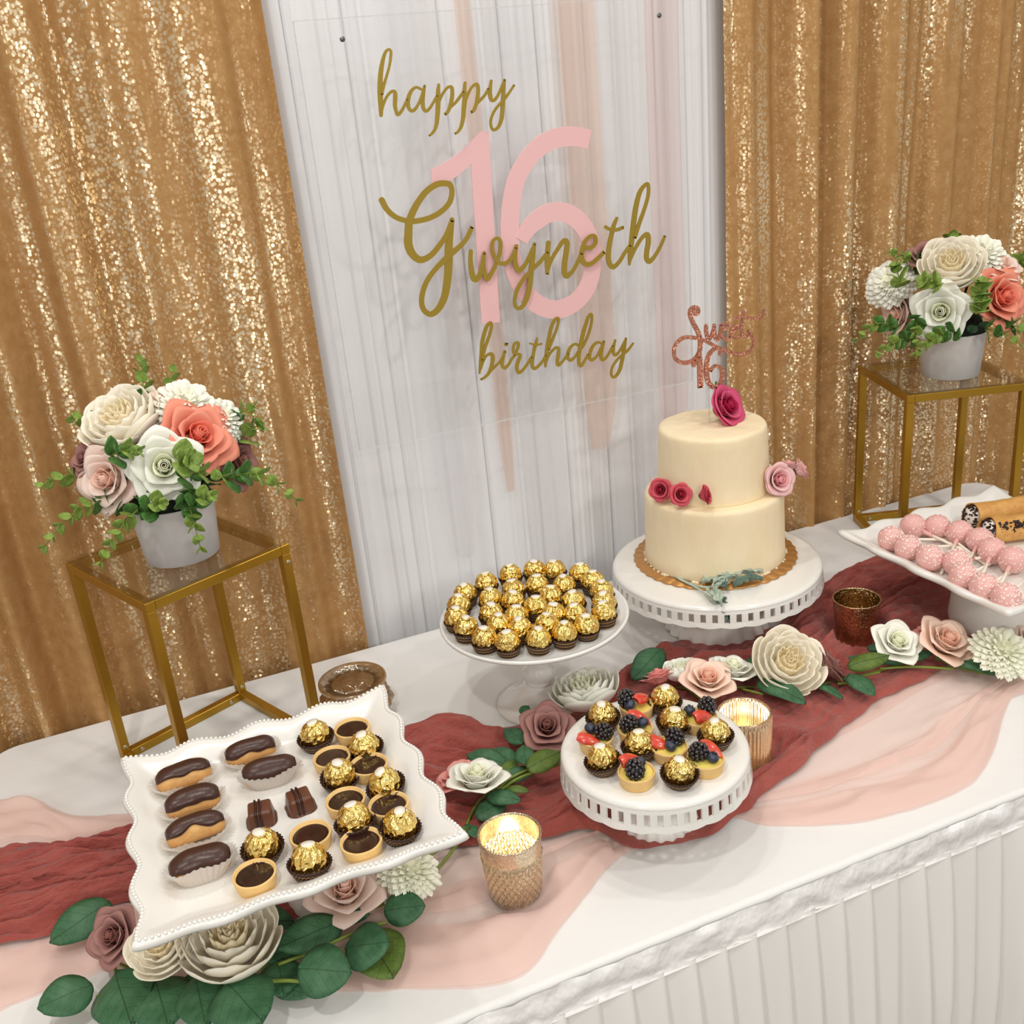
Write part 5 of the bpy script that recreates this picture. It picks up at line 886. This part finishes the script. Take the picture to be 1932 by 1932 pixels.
def mum(name, col, R, parent, loc, nrm, spin=0.):
    if col not in MUM:
        P = []; R0 = .035; n = 120
        for k in range(n):
            f = (k + .5) / n; th = math.acos(1 - 1.12 * f); a = k * 2.39996; L = R0 * (.34 + .20 * f); Wd = R0 * .15; base = R0 * (.46 + .05 * (k % 3)); d = Vector((sin(th) * cos(a), sin(th) * sin(a), cos(th) * .75 + .12)); dn = d.normalized()
            t1 = Vector((-sin(a), cos(a), 0)); up = dn.cross(t1) * -1
            def fn(u, v):
                s = 2 * u - 1; w_ = Wd * (.45 + .55 * sin(pi / 2 * min(1, v / .65))) * (1 if v < .65 else sqrt(max(.03, 1 - ((v - .65) / .36) ** 2))); q = dn * (base + L * v) + t1 * (s * w_) + up * (.1 * Wd + .5 * Wd * s * s + .25 * L * v * v)
                return tuple(q)
            P.append(grid(5, 6, fn))
        MUM[col] = mesh('florets', *join(P), 'pet_' + col); v, f = sphere(R0 * .5, 16, 10, (0, 0, R0 * .05)); MUM[col + 'c'] = mesh('centre', v, f, 'pin_' + col)
    o = obj(name, MUM[col + 'c'], parent, Vector(loc), basis(nrm, spin), R / .035); c = obj('florets', MUM[col], o); c['kind'] = 'stuff'; return o
COLN = dict(cream='cream', white='white', ivory='greenish ivory', blush='blush', peach='pale peach', coral='coral', coralpink='coral pink', mauve='dusty mauve')
def flower(kind, col, R, parent, loc, nrm):
    R *= {'rose': 1.14, 'peony': 1.12, 'mum': 1.05}[kind]; n = Vector(nrm).normalized(); nm = {'rose': 'rose', 'peony': 'peony', 'mum': 'chrysanthemum'}[kind]
    if kind == 'rose': o = rose(nm, col, R, parent, Vector(loc) - n * R * .38, n, random.uniform(0, 6))
    elif kind == 'peony': o = peony(nm, col, R * 1.02, parent, Vector(loc) - n * R * .30, n, random.uniform(0, 6))
    else: o = mum(nm, col, R, parent, Vector(loc) - n * R * .2, n, random.uniform(0, 6))
    o['label'] = COLN[col] + ' ' + nm; return o
LEAFC = {}
def leafmesh(ratio, m):
    k = (ratio, m)
    if k in LEAFC: return LEAFC[k]
    def fn(u, v):
        s = 2 * v - 1; w_ = ratio * .5 * (sin(pi * min(1, u ** .85 * .98 + .02)) ** .62); z = .05 * sin(pi * u) - .10 * ratio * s * s * (1 if ratio > .4 else 2.) + .05 * abs(s) * ratio + .02 * sin(u * 7 + s * 3)
        return (u, s * w_, z)
    LEAFC[k] = mesh('leaf', *thick(13, 7, fn, .006), m); return LEAFC[k]
def leaf(parent, A, B, ratio, m, roll=0., name='leaf', up=(0, 0, 1)):
    A, B = Vector(A), Vector(B); d = B - A; L = d.length; x = d.normalized(); up = Vector(up).normalized(); z = up - x * x.dot(up)
    if z.length < .05: z = Vector((0, -1, 0)) - x * (-x.y)
    z.normalize(); y = z.cross(x); q = Matrix((x, y, z)).transposed().to_quaternion() @ Quaternion((1, 0, 0), roll)
    return obj(name, leafmesh(ratio, m), parent, A, q, L)
def sprig(parent, A, B, droop, size=.021):
    A, B = Vector(A), Vector(B); L = (B - A).length; short = L < .035; n = 3 if short else max(4, int(L / .0115)); P = []
    for i in range(n + 1): t_ = i / n; p = A.lerp(B, t_); p.z += (.10 * L + droop) * sin(pi * t_); P.append(p)
    o = obj('eucalyptus_sprig', mesh('stem', *tube(P, [.0014 * (1 - .6 * i / n) for i in range(n + 1)], 6), 'stem'), parent)
    for i in range(n + 1):
        t_ = i / n; d = (P[min(i + 1, n)] - P[max(i - 1, 0)]).normalized(); a = d.orthogonal().normalized(); a = Quaternion(d, i * 1.57 + .4) @ a; s = size * (1.12 - .62 * t_) * (1.15 if short else 1)
        m = 'leaf_mid' if t_ < .35 and not short else 'leaf_lime'
        for sg_ in (-1, 1):
            v = (a * sg_ + d * (.55 + .7 * t_)).normalized(); tip = P[i] + v * s; dd = (tip - P[i]); x = dd.normalized(); z = (d * 1.0 - x * d.dot(x))
            z = z.normalized() if z.length > .01 else Vector((0, 0, 1)); y = z.cross(x); q = Matrix((x, y, z)).transposed().to_quaternion()
            obj('leaf', leafmesh(.95, m), o, P[i], q, s)
    if short:
        for k in range(4):
            v = Quaternion((B - A).normalized(), k * 1.57) @ (B - A).orthogonal().normalized(); obj('leaf', leafmesh(.95, 'leaf_lime'), o, P[-1], basis(v.cross((B - A).normalized())) if False else (B - A).normalized().to_track_quat('Z', 'Y') @ Quaternion((0, 0, 1), k * 1.57) @ Quaternion((0, 1, 0), -.5), size * .8)
    return o
def arrangement(label, x, y, fl, sp):
    z = .3105; dz = .425 - z
    t = thing('flower_arrangement', label, 'flower arrangement', (x, y, z), 0, 'potted flower arrangements')
    obj('pot', mesh('pot', *lathe([(.001, 0), (.0445, 0), (.046, .0012), (.0525, .073), (.0528, .075), (.0515, .0752), (.050, .074), (.0475, .06), (.001, .06)], 72, cap=False), 'pot'), t)
    v, f = sphere(.050, 24, 12, (0, 0, .072), (1, 1, .85)); obj('moss', mesh('moss', v, f, 'foam'), t)
    for kind, col, px, py, pz, R, nx, ny, nz in fl:
        nv = Vector((nx, ny, nz)).normalized() + Vector((-x * .35, -.72, .30)).normalized() * .75
        flower(kind, col, R * (1.12 if kind == 'rose' else .95), t, (px, py, pz + dz), nv)
        obj('flower_stem', mesh('flower_stem', *tube([(0, 0, .08), (px * .5, py * .5, (pz + dz) * .6 + .03), (px * .85, py * .85, pz + dz - R * .5)], .002, 6), 'woodstem'), t)
    for s in sp: sprig(t, (s[0], s[1], s[2] + dz), (s[3], s[4], s[5] + dz), s[6])
    random.seed(5)
    for k in range(26):
        a = random.uniform(0, 6.28); e = random.uniform(-.1, 1.0); r = .05; p = Vector((r * cos(a) * cos(e), r * sin(a) * cos(e), dz - .03 + r * sin(e))); q = p + Vector((cos(a), sin(a), random.uniform(-.3, .6))).normalized() * .028
        leaf(t, p, q, .6, 'leaf_dark', random.uniform(-.8, .8))
    return t
arrangement('white pot of roses, peony and eucalyptus on the left gold stand', .0187, 1.2865, D_arrL, D_sprL)
arrangement('white pot of roses, peony and eucalyptus on the right gold stand', 1.2949, 1.3098, D_arrR, D_sprR)
def garland(label, fl, lv, stems, buds=()):
    t = thing('flower_garland', label, 'garland', (fl[0][2], fl[0][3], .012)); O = Vector((fl[0][2], fl[0][3], .012))
    for kind, col, x, y, z, R, nx, ny, nz in fl: flower(kind, col, R, t, Vector((x, y, z + .016)) - O, (nx, ny, nz))
    for L in lv:
        leaf(t, Vector((L[0], L[1], L[2] + .015)) - O, Vector((L[3], L[4], L[5] + .016)) - O, L[6], 'leaf_olive' if L[7] else 'leaf_dark', random.uniform(-.15, .15), up=(0, -.42, .9))
    for P in stems: obj('stem', mesh('stem', *tube([tuple(Vector(p) - O) for p in catmull(P, 5)], .0019, 7), 'stem'), t)
    if buds:
        for (x, y, z, r) in buds:
            v, f = lathe([(r * .3, -r), (r * .8, -r * .7), (r, 0), (r * .85, r * .5), (r * .7, r * .55), (r * .5, r * .3), (.0002, r * .25)], 14); obj('bud', mesh('bud', v, f, 'pet_ivory'), t, Vector((x, y, z)) - O, (random.uniform(-.5, .5), random.uniform(-.5, .5), 0))
    return t
sL = [[(f_[2], f_[3], .012) for f_ in D_flowersL[0:5]], [(D_flowersL[4][2], D_flowersL[4][3], .012), (.235, .94, .014), D_flowersL[6][2:4] + (.014,), (.35, 1.02, .016), D_flowersL[7][2:4] + (.014,), D_flowersL[8][2:4] + (.014,)]]
def sp_(pts): return [tuple(p) for p in pts]
sL += [[(L[0], L[1], L[2] + .008), ((L[0] * .8 + .2 * L[3]), (L[1] * .8 + .2 * L[4]), L[2] + .009), (L[0] * .3 + L[3] * .7, L[1] * .3 + L[4] * .7, L[5] + .010)] for L in D_leavesL[:0]]
bud_px = D_buds
garland('flower garland of roses, peonies and eucalyptus in front of and beside the beaded platter', D_flowersL, D_leavesL, sL + D_stemsL, bud_px)
sR = [[(f_[2], f_[3], .012) for f_ in D_flowersR]]
garland('flower garland of roses and a cream peony running right from the small cake stand', D_flowersR, D_leavesR, sR + D_stemsR)

# ---------------------------------------------------------------- flowers on the cake
def cake_flower(name, label, cat, col, R, loc, nrm, leaves=()):
    n = Vector(nrm).normalized(); R *= 1.3; c = Vector((loc[0], loc[1], loc[2] + T)) - n * R * .30
    o = rose(name, col, R, None, c, n, random.uniform(0, 6), True); tag(o, label, cat)
    for (a, b, r_) in leaves: leaf(o, Vector(a) * .035 / R, Vector(b) * .035 / R, r_, 'leaf_mid', .3, 'sepal')
    v, f = lathe([(.001, -.006), (.006, -.004), (.010, .002), (.012, .008)], 20); obj('calyx', mesh('calyx', v, f, 'leaf_mid'), o)
    return o
for a in D_cakeroses: cake_flower(*a)
t = thing('dusty_miller_sprig', 'pale sage dusty miller sprig lying on the large cake stand rim', 'sprig', (0, 0, 0), 0)
for P in D_miller['stems']: obj('stem', mesh('stem', *tube(catmull(P, 5), [.0022, .0022] + [.0016] * (len(catmull(P, 5)) - 2), 7), 'sage'), t)
def lobed(A, B, w_, m):
    A, B = Vector(A), Vector(B); d = B - A; L = d.length; x = d.normalized(); z = Vector((0, 0, 1)) - x * x.z; z.normalize(); y = z.cross(x)
    def fn(u, v):
        s = 2 * v - 1; ww = w_ * .5 * sin(pi * min(1, .08 + .9 * u)) ** .7 * (.72 + .28 * cos(u * 30 + 1)); q = A + x * (u * L * (1 - .06 * s * s)) + y * (s * ww) + z * (.006 * sin(pi * u) + .003 * sin(s * 6 + u * 12) + .004 * s * s)
        return tuple(q)
    obj('leaf', mesh('leaf', *thick(36, 9, fn, .0007), m), t)
for L in D_miller['leaves']: lobed(*L)

# ---------------------------------------------------------------- candle holders
def holder(name, label, x, y, prof_, n, wob, m, lit=0, group='gold mercury glass candle holders', rim=True, z=.002):
    t = thing(name, label, 'candle holder', (x, y, z), 0, group)
    obj('glass_cup', mesh('glass_cup', *lathe(prof_, n, wob, cap=False), m), t)
    return t
def tealight(x, y, label, e):
    t = thing('tealight', label, 'candle', (x, y, .008), 0, 'lit tealight candles')
    obj('metal_cup', mesh('metal_cup', *lathe([(.001, 0), (.0185, 0), (.0192, .001), (.0192, .014), (.0186, .014), (.0184, .002), (.001, .002)], 40, cap=False), 'steel'), t)
    obj('wax', mesh('wax', *lathe([(.0182, .0105), (.015, .0110), (.001, .0108)], 32, cap=False), 'wax'), t); obj('wick', mesh('wick', *tube([(0, 0, .010), (.0004, 0, .015)], .0006, 6), 'woodstem'), t)
    v, f = lathe([(.0004, .013), (.0024, .016), (.0030, .0195), (.0022, .025), (.0004, .033)], 16); obj('flame', mesh('flame', v, f, 'flame'), t)
    l = bpy.data.lights.new('candle_glow', 'POINT'); l.energy = e; l.color = (1, .82, .58); l.shadow_soft_size = .004; lo = bpy.data.objects.new('candle_glow', l); C.objects.link(lo); lo.location = (x, y, .008 + .042 + T)
def wallprof(r0, r1, z0, z1, th, n_out=64, n_in=44, top=()):
    o = [(.001, z0 + .003), (r0 * .82, z0 + .003), (r0 * .93, z0), (r0, z0 + .002)]
    o += [(r0 + (r1 - r0) * k / n_out, z0 + .003 + (z1 - z0 - .004) * k / n_out) for k in range(n_out + 1)]
    return o + [(r1 + .0003, z1 - .0004), (r1 - th * .5, z1), (r1 - th, z1 - .0004)] + [(r1 - th + (r0 - r1) * k / n_in, z1 - .002 - (z1 - z0 - .010) * k / n_in) for k in range(n_in + 1)] + [(.001, z0 + .007)]
def ramp_(z, a, b, e=.002): return max(0., min(1., (z - a) / e, (b - z) / e))
def dia(r, z, a, j):
    g = min(abs(sin(a * 13 + z * 260)), abs(sin(a * 13 - z * 260)))          # crossed spiral grooves
    k = ramp_(z, .006, .060); bead = .016 * (sin(a * 66) > 0) * (z > .0806)
    return r * (1 + k * (.085 * min(1, g * 2.4) - .03) + bead), z
holder('candle_holder', 'champagne mercury glass votive with diamond pattern, glowing beside the beaded platter', .2716, .8483, wallprof(.0275, .0345, 0, .0825, .0022), 360, dia, 'votive')
tealight(.2716, .8483, 'lit tealight glowing inside the diamond-patterned glass votive', .20)
def rib(r, z, a, j): return r * (1 + .07 * abs(sin(a * 20)) * ramp_(z, .004, .0795)), z
holder('candle_holder', 'gold ribbed glass candle holder standing behind the small cake stand on gauze', *D_h2, wallprof(.0300, .0325, 0, .083, .002, 20, 16), 320, rib, 'votive2')
tealight(*D_h2, 'lit tealight glowing inside the ribbed glass candle holder', .18)
holder('candle_holder', 'gold crackled glass candle holder behind the white rose, right side', .933, 1.0946, wallprof(.0268, .0346, 0, .0748, .0018, 40, 30), 160, lambda r, z, a, j: (r * (1 + .016 * ns(cos(a) * 7, sin(a) * 7, z * 200)), z), 'crackle')
BWX, BWY, BH = .2040, 1.2880, .062
hb = [(.001, .003), (.028, .003), (.033, 0), (.036, .002)] + [(.038 + .0125 * sin(pi * k / 44 * 1.15), .004 + .052 * k / 44) for k in range(45)] + [(.0492, BH - .003), (.0488, BH), (.0476, BH)] + [(.0355 + .0125 * sin(pi * (44 - k) / 44 * 1.15), .056 - .046 * k / 44) for k in range(45)] + [(.001, .008)]
def facet(r, z, a, j):
    q = abs(((a * 14 / (2 * pi)) % 1) - .5) * 2; p_ = abs(((z / .0165) % 1) - .5) * 2; return r * (1 + .12 * (1 - max(q, p_)) * ramp_(z, .003, .0565)), z
holder('candle_bowl', 'wide amber cut glass candle bowl behind the beaded platter', BWX, BWY, hb, 224, facet, 'bowlm', group=None)
